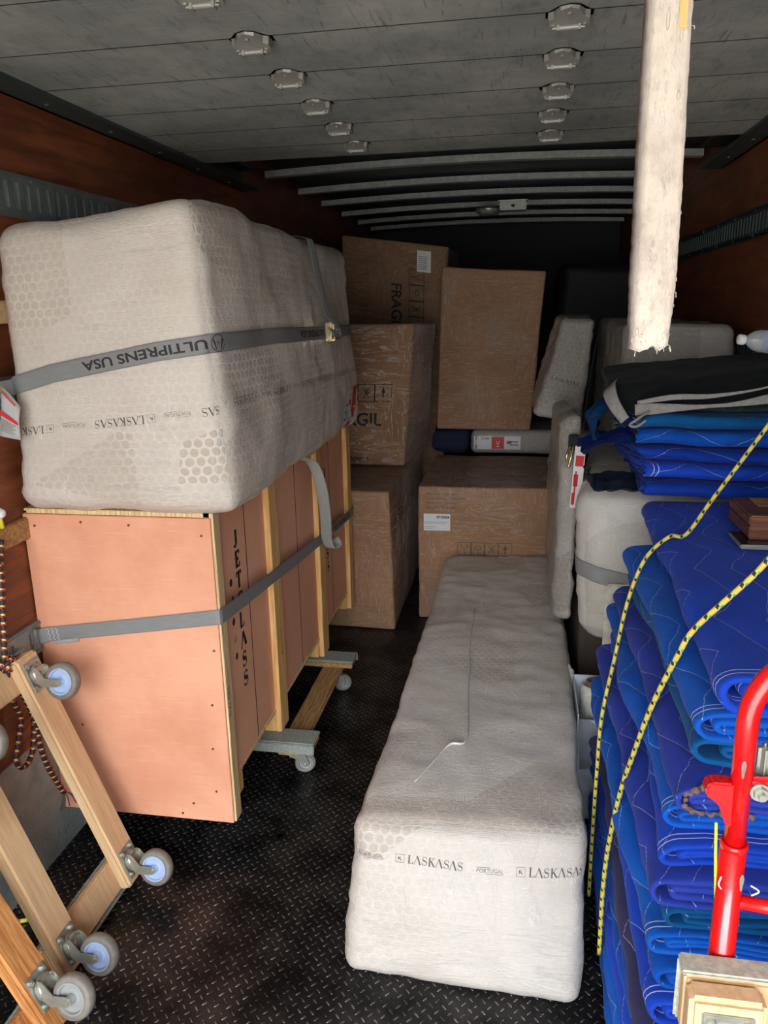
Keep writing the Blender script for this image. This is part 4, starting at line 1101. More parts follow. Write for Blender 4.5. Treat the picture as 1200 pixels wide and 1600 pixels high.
# ------------------------------------------------------------------ floor things on the right
fo = empty('foam_board', (.5, 2.66, 0), 'off-white board standing on edge behind the blue blankets', 'board')
P0(boxob('board', (.325, 2.645, .002), (.86, 2.675, .745), m_foam, None, .004), fo); P0(boxob('edge_fold', (.318, 2.635, .002), (.345, 2.645, .742), m_foam, None, .003), fo)
wb = empty('white_carton', (.3, 2.48, 0), 'open white carton holding a film roll, on the floor beside the blue blankets', 'box')
bm = bmesh.new(); t = .004; x0, x1, y0, y1, h = .225, .50, 2.35, 2.62, .395
add_box(bm, (x0, y0, .001), (x1, y1, .005)); add_box(bm, (x0, y0, .005), (x1, y0 + t, h - .02)); add_box(bm, (x0, y1 - t, .005), (x1, y1, h + .01)); add_box(bm, (x0 - .006, y0, .005), (x0 - .002, y1, h)); add_box(bm, (x1 - t, y0, .005), (x1, y1, h)); autouv(bm)
P0(link_mesh('carton_body', bm, m_carton_w, None), wb)
quad_sheet('carton_flap', [(x0, y0 - .001, h - .02), (x1, y0 - .001, h - .02), (x1, y0 - .012, h - .14), (x0 + .005, y0 - .012, h - .20)], m_carton_w, wb, 4, .003, .003)
fr = empty('film_roll', (.295, 2.48, .02), 'cream stretch-film roll standing in the open white carton', 'film roll')
Mr = Matrix.Rotation(math.radians(-8), 4, 'X')
bm = bmesh.new(); add_lathe(bm, [(.036, 0), (.052, 0), (.054, .01), (.054, .385), (.052, .395), (.036, .395), (.036, 0)], 'Z'); link_mesh('film', bm, m_film, fr, True, mat4=Mr)
bm = bmesh.new(); add_lathe(bm, [(.030, -.002), (.0355, -.002), (.0355, .41), (.030, .41), (.030, -.002)], 'Z'); link_mesh('core', bm, m_core, fr, True, mat4=Mr)

# ------------------------------------------------------------------ moving blankets
BLUES = {k: blanket_mat('quilted_' + k, rgb, amp=a, per=p, space=s, hem=k in ('royal_blue', 'bright_blue')) for k, rgb, a, p, s in (
    ('royal_blue', (26, 74, 198), .05, .10, .062), ('bright_blue', (12, 96, 200), .045, .09, .055), ('teal_blue', (4, 92, 152), .06, .11, .075),
    ('violet_blue', (48, 68, 172), .05, .09, .045), ('deep_blue', (14, 60, 164), .05, .12, .07), ('slate_purple', (62, 58, 96), .04, .10, .06), ('mid_blue', (8, 84, 182), .05, .10, .06))}
def blanket(label, mat, M4, length, depth, z0, h, layers=4, seed=0, group=None, amp=1.0, inset=(0, 0), cat='blanket', gap=.0):
    """local axes: x along the sweep, y inward from the fold, z up. One sheet folded back and forth."""
    rnd = random.Random(seed); t = h / layers; th = t * .90
    def uarc(yc, zc, r, up):
        out = []
        for i in range(1, 10):
            a = PI / 2 + PI * i / 10
            out.append((yc + r * math.cos(a), zc + (r * math.sin(a)) * (1 if not up else -1)))
        return out
    path = []
    D = depth
    r0 = h / 2 - t / 2; zc = h / 2
    seg = 12
    def straight(ya, yb, z):
        return [(ya + (yb - ya) * i / seg, z) for i in range(seg + 1)]
    path += straight(D, r0, h - t / 2); path += uarc(r0, zc, r0, False); path += straight(r0, D - t, t / 2)
    if layers >= 4:
        r1 = t / 2; s0 = r0 + .004 + rnd.random() * .03
        ra = t / 2
        path += [(D - t + ra * math.sin(PI * i / 6), t + ra * -math.cos(PI * i / 6)) for i in range(1, 6)]
        path += straight(D - t, s0, t * 1.5); path += uarc(s0, t * 2, r1, True); path += straight(s0, D - t, t * 2.5)
    # offset to a closed loop
    n = len(path); S = [0]
    for i in range(1, n): S.append(S[-1] + math.hypot(path[i][0] - path[i - 1][0], path[i][1] - path[i - 1][1]))
    def loop_pts(k):
        L = []; Rr = []
        for i in range(n):
            a = path[max(i - 1, 0)]; b = path[min(i + 1, n - 1)]; dx, dy = b[0] - a[0], b[1] - a[1]; l = math.hypot(dx, dy) or 1
            L.append((path[i][0] - dy / l * th / 2 * k, path[i][1] + dx / l * th / 2 * k)); Rr.append((path[i][0] + dy / l * th / 2 * k, path[i][1] - dx / l * th / 2 * k))
        return L + Rr[::-1], S + S[::-1]
    bm = bmesh.new(); uvl = bm.loops.layers.uv.verify(); st = []; ns = max(16, int(length / .03))
    xs = [0, .002, .006, .012] + [.012 + (length - .024) * i / ns for i in range(1, ns)] + [length - .012, length - .006, length - .002, length]
    ks = [.35, .65, .86, 1] + [1] * (ns - 1) + [1, .86, .65, .35]
    sd = seed * 1.37
    for x, k in zip(xs, ks):
        pl, ss = loop_pts(k); ring = []
        for (y, z), s_ in zip(pl, ss):
            wob = Vector((x * 3.0, sd, 0)); edge = max(0, 1 - y / .25)
            dy = (noise.noise(wob) * .026 + noise.noise(Vector((x * 9, sd, z * 20))) * .008 + noise.noise(Vector((x * 24, sd, s_ * 9))) * .003) * amp
            P = M4 @ Vector((x, y, z0 + z))
            dz = noise.noise(Vector((P.x * 3.4, P.y * 2.6, 3.1))) * .012 * amp + noise.noise(Vector((x * 8, y * 8, sd))) * .003 * amp
            endk = math.exp(-x / .10)
            dx = noise.noise(Vector((y * 5, sd, z * 12 + 7))) * .022 * amp + noise.noise(Vector((s_ * 10, sd, 1))) * .012 * amp
            sag = -.010 * edge * edge
            ring.append(bm.verts.new(Vector((x + dx * (1 - x / length), y + dy, z0 + z + dz + sag * (z / h)))))
        st.append((ring, ss, x))
    for (a, sa, xa), (b, sb, xb) in zip(st, st[1:]):
        m = len(a)
        for i in range(m):
            j = (i + 1) % m
            f = bm.faces.new((a[i], b[i], b[j], a[j]))
            for l, uv in zip(f.loops, ((xa, sa[i]), (xb, sb[i]), (xb, sb[j]), (xa, sa[j]))): l[uvl].uv = (uv[0], uv[1] + seed * .31)
    for ring, ss, x in (st[0], st[-1]):
        n2 = len(ring) // 2
        for i in range(n2 - 1):
            a, b, c, d = ring[i], ring[i + 1], ring[2 * n2 - 2 - i], ring[2 * n2 - 1 - i]
            f = bm.faces.new((a, b, c, d))
            for l in f.loops: l[uvl].uv = (.3 + x, seed * .31)
    bmesh.ops.recalc_face_normals(bm, faces=bm.faces)
    o = link_mesh('moving_blanket', bm, mat, None, True); o.matrix_world = M4
    return tag(o, label, cat, group)

# main stack, from the floor up: fold edges face the aisle
names = ['mid_blue', 'bright_blue', 'royal_blue', 'mid_blue', 'deep_blue', 'slate_purple', 'royal_blue', 'mid_blue', 'bright_blue', 'teal_blue', 'violet_blue', 'royal_blue', 'bright_blue', 'violet_blue', 'teal_blue', 'bright_blue', 'royal_blue']
heights = [.070, .066, .072, .060, .058, .064, .062, .056, .060, .056, .066, .060, .058, .064, .066, .062, .074]
xl = [.262, .255, .268, .262, .272, .262, .275, .285, .262, .285, .262, .298, .282, .300, .335, .325, .362]
yf = [1.10, 1.12, 1.14, 1.16, 1.19, 1.16, 1.20, 1.22, 1.24, 1.25, 1.23, 1.26, 1.28, 1.24, 1.29, 1.27, 1.25]
pos = ['bottom blanket of the tall blue stack, resting on the floor', 'second blanket from the floor in the tall stack', 'third blanket up from the floor in the tall stack', 'fourth blanket up from the floor in the tall stack', 'deep blue blanket just below the purple-grey one', 'only purple-grey blanket in the tall stack',
       'royal blue blanket directly on the purple-grey one', 'mid-blue blanket two above the purple-grey one', 'bright blue blanket under the lower teal one', 'lower teal-blue blanket in the tall stack', 'violet-blue blanket resting on the lower teal one', 'royal blue blanket between the two violet-blue ones',
       'bright blue blanket just under the upper violet-blue one', 'upper violet-blue blanket with a frayed brown edge at its front', 'upper teal-blue blanket, third from the top of the tall stack', 'bright blue blanket, second from the top of the tall stack', 'top royal blue blanket of the tall stack, under the wooden block']
z = .004
frayed = None
for i, (nm, h) in enumerate(zip(names, heights)):
    M4 = Matrix(((0, 1, 0, xl[i]), (1, 0, 0, yf[i]), (0, 0, 1, 0), (0, 0, 0, 1)))
    back = 2.27 + random.uniform(-.03, .03)
    if i == 16: back = 2.50; M4[0][0] = .075
    if i == 13: zfr = z
    blanket('folded ' + pos[i], BLUES[nm], M4, back - yf[i], .895 - xl[i] - (.10 if i == 16 else 0), z, h, 4, seed=i + 1, group='blue moving blankets in the tall stack')
    z += h + .001
STACK_TOP = z
# frayed binding at the front of the violet blanket
fz = bpy.data.objects['moving_blanket.013'] if 'moving_blanket.013' in bpy.data.objects else None
if fz:
    bm = bmesh.new(); rnd = random.Random(3)
    P = [Vector((.008 + rnd.uniform(-.004, .004), y, zfr + hh)) for y, hh in ((.10, .058), (.06, .062), (.03, .055), (.008, .035), (.01, .014), (.04, .006), (.07, .010), (.09, .022), (.12, .006))]
    add_tube(bm, [p + Vector([noise.noise(p * 140 + Vector((k, 0, 0))) * .006 for k in (1, 5, 9)]) for p in catmull(P, 14)], .0042, 6, rfun=lambda t: 1 + .8 * math.sin(t * 61) * math.sin(t * 37))
    link_mesh('frayed_edge', bm, plain('frayed_brown_binding', (124, 100, 100), .95, nscale=120, bumpd=.004), fz, True)

# second pile, behind, its folds facing the tailgate
pile = [('deep_blue', .052, 'lowest blanket of the upper pile behind the tall stack, deep blue', .40), ('royal_blue', .052, 'royal blue blanket second from the bottom of the upper pile', .385),
        ('deep_blue', .05, 'deep blue blanket in the middle of the upper pile', .375), ('mid_blue', .055, 'mid-blue blanket just below the teal one in the upper pile', .36), ('teal_blue', .05, 'teal-blue blanket with a visible front fold in the upper pile', .37)]
z = 1.112
for i, (nm, h, lb, x) in enumerate(pile):
    blanket('folded ' + lb, BLUES[nm], Matrix.Translation((x, 2.43 + .012 * (i % 2), 0)), .885 - x, .62, z, h, 4, seed=40 + i, group='blankets in the upper pile', amp=1.7); z += h + .001
blanket('thin dark green blanket under the black one on the upper pile', m_greenb, Matrix.Translation((.40, 2.47, 0)), .48, .58, z, .032, 2, seed=50, group='blankets in the upper pile', amp=.8); z += .033
# black blanket with a grey hem on top
PT = z
bkb = Body([(.30, 2.42, PT - .035), (.875, 2.36, PT + .018), (.33, 3.00, PT), (.885, 3.02, PT), (.275, 2.50, PT + .045), (.875, 2.42, PT + .115), (.31, 3.02, PT + .06), (.885, 3.05, PT + .11)], r=.022, big=.012, amp=.006, seed=21, wrinkle=.006, bulge={'+z': .01})
bk_ = empty('moving_blanket', (.6, 2.7, PT), 'black blanket with grey binding lying on top of the upper pile', 'blanket'); bk_['group'] = 'blankets in the upper pile'
P0(bkb.build('black_cloth', m_black_cloth, None, .022), bk_)
def ribbon_ob(name, P, Nn, wd, th, mat, root, wfun=None):
    C = catmull(P, 8); bm = bmesh.new(); add_ribbon(bm, C, [Vector(Nn)] * len(C), wd, th, wfun); return P0(link_mesh(name, bm, mat, None, True), root)
ribbon_ob('grey_hem', [(.345, 2.405, PT - .018), (.42, 2.395, PT - .012), (.52, 2.385, PT - .006), (.62, 2.372, PT + .004), (.72, 2.362, PT + .022), (.80, 2.352, PT + .034), (.88, 2.35, PT + .040)], (0, -1, .15), .030, .006, m_greyhem, bk_, lambda t: .75 + .4 * math.sin(t * 9 + 1))
ribbon_ob('grey_hem', [(.35, 2.40, PT + .004), (.45, 2.385, PT + .022), (.55, 2.375, PT + .026), (.66, 2.362, PT + .044), (.76, 2.352, PT + .070), (.88, 2.35, PT + .088)], (0, -1, .3), .016, .005, m_greyhem, bk_, lambda t: .7 + .35 * math.sin(t * 7))
ribbon_ob('grey_lining', [(.285, 2.52, PT + .045), (.275, 2.46, PT + .035), (.285, 2.41, PT + .0), (.315, 2.37, PT - .045)], (-.5, -.85, .2), .055, .006, m_greyhem, bk_, lambda t: 1.0 - .45 * t)
P0(tubeob('binding_loop', [(.385, 2.39, PT - .02), (.35, 2.36, PT - .038), (.325, 2.345, PT - .055), (.345, 2.34, PT - .058), (.37, 2.35, PT - .042)], .004, m_greyhem, None), bk_)
# rumpled blanket ends hanging out at the left of the pile
m_rump = BLUES['deep_blue']
def flap(label, P, wd, mat, seed):
    """a drooping cloth end: thick wavy strip swept along P"""
    C = catmull(P, 7); bm = bmesh.new(); uvl = bm.loops.layers.uv.verify(); rows = []; n = 10
    for i, c in enumerate(C):
        t = (C[min(i + 1, len(C) - 1)] - C[max(i - 1, 0)]).normalized(); sd = Vector((0, 1, 0)); up = sd.cross(t).normalized()
        k = i / (len(C) - 1)
        rows.append([bm.verts.new(c + sd * wd * (j / n - .5) + up * (.012 * noise.noise(Vector((j * .6, i * .25, seed))) + .010 * math.sin(j * 1.3 + seed + i * .2)) + t * .02 * noise.noise(Vector((j * .9, 3, seed)))) for j in range(n + 1)])
    fs = []
    for i in range(len(rows) - 1):
        for j in range(n):
            f = bm.faces.new((rows[i][j], rows[i + 1][j], rows[i + 1][j + 1], rows[i][j + 1])); fs.append(f)
            for l, uv in zip(f.loops, ((i * .02, j * .03), (i * .02 + .02, j * .03), (i * .02 + .02, j * .03 + .03), (i * .02, j * .03 + .03))): l[uvl].uv = (uv[0] + .2, uv[1])
    bmesh.ops.solidify(bm, geom=fs, thickness=.012); bmesh.ops.recalc_face_normals(bm, faces=bm.faces)
    return tag(link_mesh('moving_blanket', bm, mat, None, True), label, 'blanket')
flap('crumpled teal blanket end sticking out left of the upper pile, uppermost', [(.42, 2.62, PT - .03), (.34, 2.62, PT - .015), (.27, 2.62, PT - .03), (.235, 2.60, PT - .07), (.25, 2.58, PT - .12)], .22, BLUES['teal_blue'], 1)
flap('crumpled deep blue blanket end drooping onto the white bundle', [(.42, 2.60, PT - .13), (.34, 2.60, PT - .12), (.26, 2.59, PT - .14), (.205, 2.58, PT - .165)], .24, m_rump, 4)
flap('grey-blue crumpled blanket end lying on the white bundle top', [(.43, 2.62, 1.115), (.36, 2.60, 1.125), (.29, 2.60, 1.13), (.245, 2.60, 1.135), (.235, 2.6, 1.16)], .26, blanket_mat('worn_grey_blue_cloth', (52, 62, 84), (90, 100, 120), hem=False), 7)

# ------------------------------------------------------------------ things lying on the blankets
ZT = STACK_TOP
ph = empty('flat_tablet', (.66, 2.0, ZT + .012), 'black flat tablet lying under the wooden block on the blue blanket', 'tablet')
P0(boxob('casing', (.555, 1.955, ZT + .006), (.80, 2.075, ZT + .018), m_zinc, None, .004), ph); P0(boxob('glass_face', (.558, 1.958, ZT + .018), (.797, 2.072, ZT + .0195), plain('black_glass', (20, 20, 24), .1, var=.01, bumpd=0), None, .0005), ph)
wbk = empty('wooden_block', (.66, 2.1, ZT + .02), 'brown hardwood block of glued strips on top of the tall blanket stack', 'wooden block')
P0(boxob('lower_plank', (.585, 2.0, ZT + .020), (.86, 2.20, ZT + .055), m_block, None, .003), wbk); P0(boxob('upper_plank', (.583, 1.998, ZT + .056), (.86, 2.20, ZT + .082), m_block, None, .004), wbk)
P0(boxob('glued_strip', (.63, 2.10, ZT + .0822), (.70, 2.195, ZT + .0828), m_plank, None, .0002), wbk)
m_pet = Mat('clear_bottle_plastic', (.85, .9, .92, 1), .08); m_pet.set('Transmission Weight', .75); m_pet.set('IOR', 1.35); m_pet = m_pet.m
m_lab = plain('blue_bottle_label', (44, 82, 180), .4, var=.02, bumpd=0); m_lab2 = plain('green_bottle_band', (150, 205, 180), .4, var=.02, bumpd=0)
def bottle(label, M4, capc, lab=True):
    t = empty('water_bottle', (0, 0, 0), label, 'bottle'); t.matrix_world = M4
    bm = bmesh.new(); pr = [(0, .004), (.022, .002), (.030, .008)]
    for i in range(14):
        z = .012 + i * .0085; pr.append((.0315 if i % 2 else .0298, z))
    pr += [(.0315, .135), (.0315, .160), (.026, .178), (.015, .195), (.012, .200), (.012, .207), (0, .207)]
    add_lathe(bm, pr, 'Z', seg=32); link_mesh('bottle_body', bm, m_pet, t, True)
    bm = bmesh.new(); add_lathe(bm, [(0, .207), (.014, .207), (.0145, .21), (.0145, .222), (.013, .224), (0, .224)], 'Z', seg=24); link_mesh('cap', bm, capc, t, True)
    bm = bmesh.new(); add_lathe(bm, [(.0318, .085), (.0323, .085), (.0323, .135), (.0318, .135)], 'Z'); l = link_mesh('paper_label', bm, m_lab, t, True)
    bm = bmesh.new(); add_lathe(bm, [(.0324, .085), (.0328, .085), (.0328, .094), (.0324, .094)], 'Z'); add_lathe(bm, [(.0324, .126), (.0328, .126), (.0328, .135), (.0324, .135)], 'Z'); link_mesh('label_band', bm, m_lab2, l, True)
    return t
bottle('small clear water bottle standing on the wooden block at the right edge', Matrix.Translation((.690, 2.04, ZT + .083)), m_white)
bottle('clear water bottle with blue band lying on the black blanket', Matrix.Translation((.83, 2.46, PT + .165)) @ Matrix.Rotation(-PI / 2 + .1, 4, 'Y') @ Matrix.Rotation(.3, 4, 'X'), m_white)

# ------------------------------------------------------------------ ropes
def rope(name, label, P, r, mat, cat='rope'):
    C = catmull(P, 10); bm = bmesh.new(); add_tube(bm, C, r, 10); return tag(link_mesh(name, bm, mat, None, True), label, cat)
RP1 = [(.893, 1.95, 1.93), (.74, 1.985, 1.65), (.60, 2.015, 1.392), (.50, 2.04, 1.208), (.445, 2.05, ZT + .014), (.40, 2.04, ZT + .008), (.34, 2.02, ZT - .05), (.30, 2.0, .93), (.272, 1.97, .78), (.244, 1.94, .62), (.238, 1.93, .45), (.236, 1.93, .25), (.236, 1.93, .05)]
rope('yellow_rope', 'yellow speckled rope, the upper one, slanting from the right wall down behind the stack', RP1, .0052, m_yrope)
RP2 = [(.895, 1.50, 1.62), (.55, 1.42, 1.37), (.43, 1.42, 1.215), (.345, 1.44, ZT + .006), (.318, 1.45, ZT - .06), (.288, 1.50, .90), (.268, 1.55, .76), (.252, 1.60, .62), (.240, 1.64, .45), (.236, 1.66, .3), (.238, 1.67, .1)]
rope('yellow_rope', 'yellow speckled rope, the lower nearer one, across the front of the tall blanket stack', RP2, .0056, m_yrope)
rope('yellow_line', 'thin yellow line hanging straight down beside the red hand truck', [(.303, .985, .80), (.300, .985, .83), (.292, .99, .93), (.290, 1.0, .99)], .0022, m_yel, 'line')
rope('green_yellow_rope', 'green and yellow rope end lying on the floor near the left wall', [(-1.43, 1.60, .008), (-1.38, 1.635, .008), (-1.32, 1.65, .008), (-1.24, 1.645, .008), (-1.15, 1.60, .008)], .006, m_grope)
# braided rope hanging on the left wall
bh = empty('braided_rope', (-1.39, 1.84, .8), 'braided black, red and yellow rope hanging on the left wall with a frayed end', 'rope')
def brp(P, r=.008): 
    C = catmull(P, 10); bm = bmesh.new(); add_tube(bm, C, r, 10); return P0(link_mesh('rope_strand', bm, m_brope, None, True), bh)
wx = -1.405
brp([(wx, 1.79, 1.10), (wx, 1.808, 1.00), (wx, 1.79, .90), (wx, 1.775, .80), (wx, 1.772, .755)])
brp([(wx, 1.83, 1.10), (wx, 1.80, .98), (wx, 1.785, .87), (wx, 1.765, .76)], .007)
brp([(wx, 1.772, .75), (wx, 1.767, .66), (wx, 1.797, .57), (wx, 1.770, .505), (wx, 1.750, .455), (wx, 1.775, .418), (wx, 1.815, .43), (wx, 1.835, .47), (wx, 1.850, .53), (wx, 1.83, .60), (wx, 1.80, .66)])
brp([(wx, 1.80, .68), (wx + .003, 1.842, .58), (wx + .004, 1.852, .50), (wx + .005, 1.856, .44), (wx + .006, 1.872, .365), (wx + .010, 1.90, .29), (wx + .012, 1.923, .235)], .009)
for k in range(9):
    a = random.uniform(-.03, .03); P0(tubeob('frayed_strand', [(wx + .012, 1.922, .238), (wx + .02 + a * .3, 1.927 + a * .6, .215), (wx + .02 + a * .6, 1.93 + a, .180)], .0022, m_tail, None, 5), bh)
knot = bmesh.new()
for k in range(3):
    add_tube(knot, [Vector((wx + .005 + .012 * math.sin(a * 2), 1.772 + .02 * math.cos(a + k), .75 + .016 * math.sin(a + k * 1.3))) for a in [2 * PI * i / 14 for i in range(15)]], .006, 8, False)
P0(link_mesh('rope_knot', knot, m_brope, None, True), bh)
kb = empty('foam_tip', (-1.41, 1.85, 1.16), 'small white foam tip with yellow tail stuck at the left wall above the brown rail', 'scrap')
bm = bmesh.new(); bmesh.ops.create_icosphere(bm, subdivisions=3, radius=.015)
for v in bm.verts: v.co *= 1 + .25 * noise.noise(v.co * 60)
P0(link_mesh('white_tuft', bm, m_white, None, True, loc=(-1.41, 1.845, 1.172)), kb); P0(tubeob('yellow_tail', [(-1.413, 1.845, 1.165), (-1.415, 1.85, 1.145), (-1.42, 1.86, 1.127)], .007, m_yel, None, 8), kb)

# ------------------------------------------------------------------ hand truck
ht = empty('hand_truck', (.4, 1.0, 0), 'red tubular hand truck standing at the right behind the upright dolly', 'hand truck')
# tall loop handle and lower sleeve
hp = [(.3125, .985, .04), (.3125, .985, .60), (.3125, .985, .98)]
bm = bmesh.new(); add_tube(bm, [(.312, .985, .03), (.3118, .985, .50), (.3115, .985, .965)], .0175, 24); add_tube(bm, [(.62, .985, .03), (.62, .985, .965)], .0175, 24)
P0(link_mesh('lower_frame', bm, m_red, None, True), ht)
loop = [Vector((.312, .985, .95)), Vector((.312, .985, 1.16))]
for i in range(1, 13):
    a = PI - PI / 2 * i / 12; loop.append(Vector((.312 + .11 + .11 * math.cos(a), .985, 1.16 + .11 * math.sin(a))))
loop.append(Vector((.51, .985, 1.27)))
for i in range(1, 13):
    a = PI / 2 - PI / 2 * i / 12; loop.append(Vector((.51 + .11 * math.cos(a), .985, 1.16 + .11 * math.sin(a))))
loop.append(Vector((.62, .985, .95)))
bm = bmesh.new(); add_tube(bm, loop, .0143, 24); P0(link_mesh('handle_loop', bm, m_red, None, True), ht)
bm = bmesh.new(); add_lathe(bm, [(.0143, 0), (.0182, 0), (.0186, .006), (.0182, .010), (.0143, .010), (.0143, 0)], 'Z', (.312, .985, .963)); P0(link_mesh('sleeve_collar', bm, m_red, None, True), ht)
bm = bmesh.new(); add_box(bm, (.318, .978, 1.046), (.60, .990, 1.078), .004); P0(link_mesh('cross_bar', bm, m_red, None), ht)
bm = bmesh.new(); add_tube(bm, [(.322, .985, .875), (.45, .985, .862), (.61, .985, .86)], .010, 16); P0(link_mesh('cross_bar', bm, m_red, None, True), ht)
# bracket wing left of the tube
bm = bmesh.new(); prof = [(.300, 1.070), (.272, 1.070), (.264, 1.062), (.266, 1.048), (.283, 1.037), (.296, 1.002), (.302, 1.000)]
a = [bm.verts.new((x, .972, z_)) for x, z_ in prof]; b = [bm.verts.new((x, .996, z_)) for x, z_ in prof]; n = len(prof)
for i in range(n): bm.faces.new((a[i], a[(i + 1) % n], b[(i + 1) % n], b[i]))
bm.faces.new(a); bm.faces.new(b); bmesh.ops.recalc_face_normals(bm, faces=bm.faces); bmesh.ops.bevel(bm, geom=list(bm.edges), offset=.003, segments=2, affect='EDGES')
P0(link_mesh('bracket', bm, m_red, None), ht)
bm = bmesh.new(); add_cyl(bm, (.334, .972, 1.060), .010, .010, 'Y', 6); add_cyl(bm, (.334, .975, 1.060), .013, .004, 'Y', 20); add_cyl(bm, (.334, .966, 1.060), .005, .012, 'Y', 12)
P0(link_mesh('bolt', bm, m_zinc, None), ht)
bm = bmesh.new(); add_box(bm, (.334, .992, 1.03), (.350, 1.012, 1.12), .007, 3); P0(link_mesh('metal_strap', bm, m_zinc, None), ht)
bm = bmesh.new()
for z_, x_ in ((1.095, .309), (.92, .322)):
    pts_ = [bm.verts.new((x_ + .0028 * math.cos(a) * (1 + .3 * math.sin(a * 3)), .985 - (.0146 if z_ > 1 else .0178) - .0004 + abs(math.cos(a)) * .0007, z_ + .014 * math.sin(a))) for a in [2 * PI * i / 12 for i in range(12)]]
    bm.faces.new(pts_)
P0(link_mesh('paint_chip', bm, m_chip, None), ht)
P0(tubeob('safety_clip', [(.297, .97, .905), (.292, .966, .915), (.294, .966, .928)], .0012, m_white, None, 6), ht)
P0(tubeob('safety_clip', [(.335, .97, .915), (.345, .966, .910), (.336, .966, .902)], .0012, m_white, None, 6), ht)
# toe plate and wheels behind the dolly
bm = bmesh.new(); add_box(bm, (.29, .965, .006), (.64, 1.06, .018), .003); P0(link_mesh('toe_plate', bm, m_red, None), ht)

# ------------------------------------------------------------------ hanging pull strap of the door
def pull_strap():
    n = 110; m = 8; bm = bmesh.new(); rows = []; rnd = random.Random(5)
    for i in range(n + 1):
        t = i / n; z = 2.31 - t * (2.31 - 1.655)
        half = .0175 - .001 * math.sin(t * 5) - (.003 * max(0, t - .9) / .1); cx = .1335 - .0005 * t + .001 * math.sin(t * 9); ring = []
        dep = .010 + .006 * math.exp(-((t - .58) / .25) ** 2)
        prof = []
        for j in range(m + 1):
            s_ = j / m * 2 - 1; prof.append((cx + half * s_, .842 - .0015 * (1 - s_ * s_)))
        for j in range(m + 1):
            s_ = 1 - j / m * 2; prof.append((cx + half * s_ - (.006 if s_ < 0 else 0), .842 + dep + (.012 if s_ < -.5 else 0)))
        for j, (x, y) in enumerate(prof):
            q = Vector((x, y, z)); nn = noise.noise(q * 55) * .0012 + noise.noise(q * 210) * .0009 + max(0, noise.noise(Vector((x * 55, 0, z * 24))) - .42) * -.012 * (1 if j <= m else 0)
            fx = (1 if j in (m, m + 1) else (-1 if j in (0, 2 * m + 1) else 0)) * (noise.noise(Vector((z * 240, j, 0))) * .0012)
            ex = z + (noise.noise(Vector((x * 160, y * 30, 1))) * .012 if i == n else 0)
            ring.append(bm.verts.new((x + fx, y + nn, ex)))
        rows.append(ring)
    k = len(rows[0])
    for a, b in zip(rows, rows[1:]):
        for j in range(k): bm.faces.new((a[j], a[(j + 1) % k], b[(j + 1) % k], b[j]))
    bm.faces.new(rows[0]); bm.faces.new(rows[-1]); bmesh.ops.recalc_face_normals(bm, faces=bm.faces)
    return bm
ps = empty('door_pull_strap', (.136, .845, 2.31), 'frayed off-white canvas pull strap hanging from the roll-up door at upper right', 'pull strap')
P0(link_mesh('canvas_strap', pull_strap(), m_felt, None, True), ps)
bm = bmesh.new(); rnd = random.Random(9)
for k in range(46):
    z_ = 1.66 + rnd.random() * .6 if k > 18 else 1.655 + rnd.random() * .02
    sx = rnd.choice((-1, 1)); x_ = .133 + sx * .0172 if k > 18 else .134 + rnd.uniform(-.018, .018)
    L_ = rnd.uniform(.002, .006); add_tube(bm, [(x_, .843, z_), (x_ + sx * L_ * .6, .840, z_ - L_ * .4), (x_ + sx * L_ * .7, .841, z_ - L_ * 1.4)], .0004, 4)
P0(link_mesh('loose_threads', bm, m_felt, None), ps)['kind'] = 'stuff'
bm = bmesh.new()
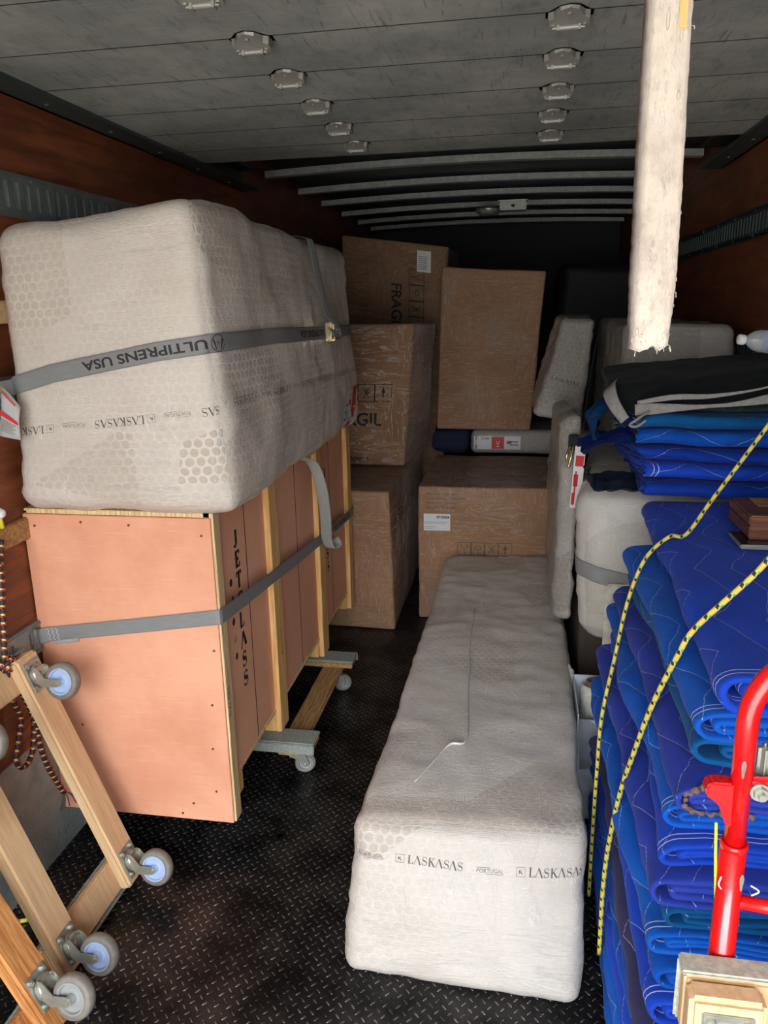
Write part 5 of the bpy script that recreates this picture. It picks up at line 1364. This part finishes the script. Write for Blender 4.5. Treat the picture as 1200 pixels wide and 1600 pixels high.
for x_, z_, l_ in ((.128, 1.955, .020), (.138, 1.95, .03), (.141, 1.945, .022), (.142, 1.89, .009), (.130, 1.868, .009), (.134, 1.81, .010), (.137, 1.72, .004), (.128, 1.757, .009), (.131, 1.745, .010), (.127, 1.738, .011), (.126, 1.748, .007), (.140, 1.75, .006), (.118, 1.672, .008), (.122, 1.668, .004), (.146, 1.664, .010), (.144, 1.668, .008)):
    bmesh.ops.create_icosphere(bm, subdivisions=2, radius=1, matrix=Matrix.Translation((x_, .8405, z_)) @ Matrix.Diagonal((.0018, .0015, l_ / 2, 1)))
P0(link_mesh('worn_tufts', bm, m_felt, None, True), ps)['kind'] = 'stuff'
P0(boxob('wood_splinter', (.1375, .837, 1.945), (.1445, .8405, 2.02), m_pine, None, .001), ps)

# ------------------------------------------------------------------ scraps on the floor
bm = bmesh.new(); pp = [(0, 0), (.012, .004), (.016, .014), (.008, .02), (-.004, .014)]
f = bm.faces.new([bm.verts.new((x, y, 0)) for x, y in pp]); bmesh.ops.solidify(bm, geom=[f], thickness=.002)
tag(link_mesh('wood_chip', bm, m_pine, None, loc=(-.755, 2.10, .003)), 'small pale wood chip lying on the diamond-plate floor in front of the crate', 'scrap')
for (x, y, lb) in ((-.47, 2.62, 'tiny pale paper scrap on the floor beyond the dolly wheel'), (-.56, 2.33, 'tiny pale paper scrap on the floor beside the long package')):
    bm = bmesh.new(); f = bm.faces.new([bm.verts.new((a, b, 0)) for a, b in ((0, 0), (.012, .002), (.01, .009), (.002, .008))]); bmesh.ops.solidify(bm, geom=[f], thickness=.001)
    tag(link_mesh('paper_scrap', bm, m_white, None, loc=(x, y, .003)), lb, 'scrap')

# ------------------------------------------------------------------ groups of look-alikes
GROUPS = {'tie_down_rail': 'slotted tie-down rails on the truck walls', 'wooden_rub_rail': 'wooden rub rails on the left wall', 'furniture_dolly': 'wooden furniture dollies',
          'cargo_strap': 'grey cargo straps', 'cardboard_box': 'brown cartons at the back', 'wrapped_package': 'bubble and film wrapped packages', 'yellow_rope': 'yellow speckled ropes',
          'water_bottle': 'clear water bottles', 'paper_scrap': 'tiny scraps on the floor'}
for o in SC.objects:
    k = o.name.split('.')[0]
    if k in GROUPS and 'category' in o and 'group' not in o: o['group'] = GROUPS[k]
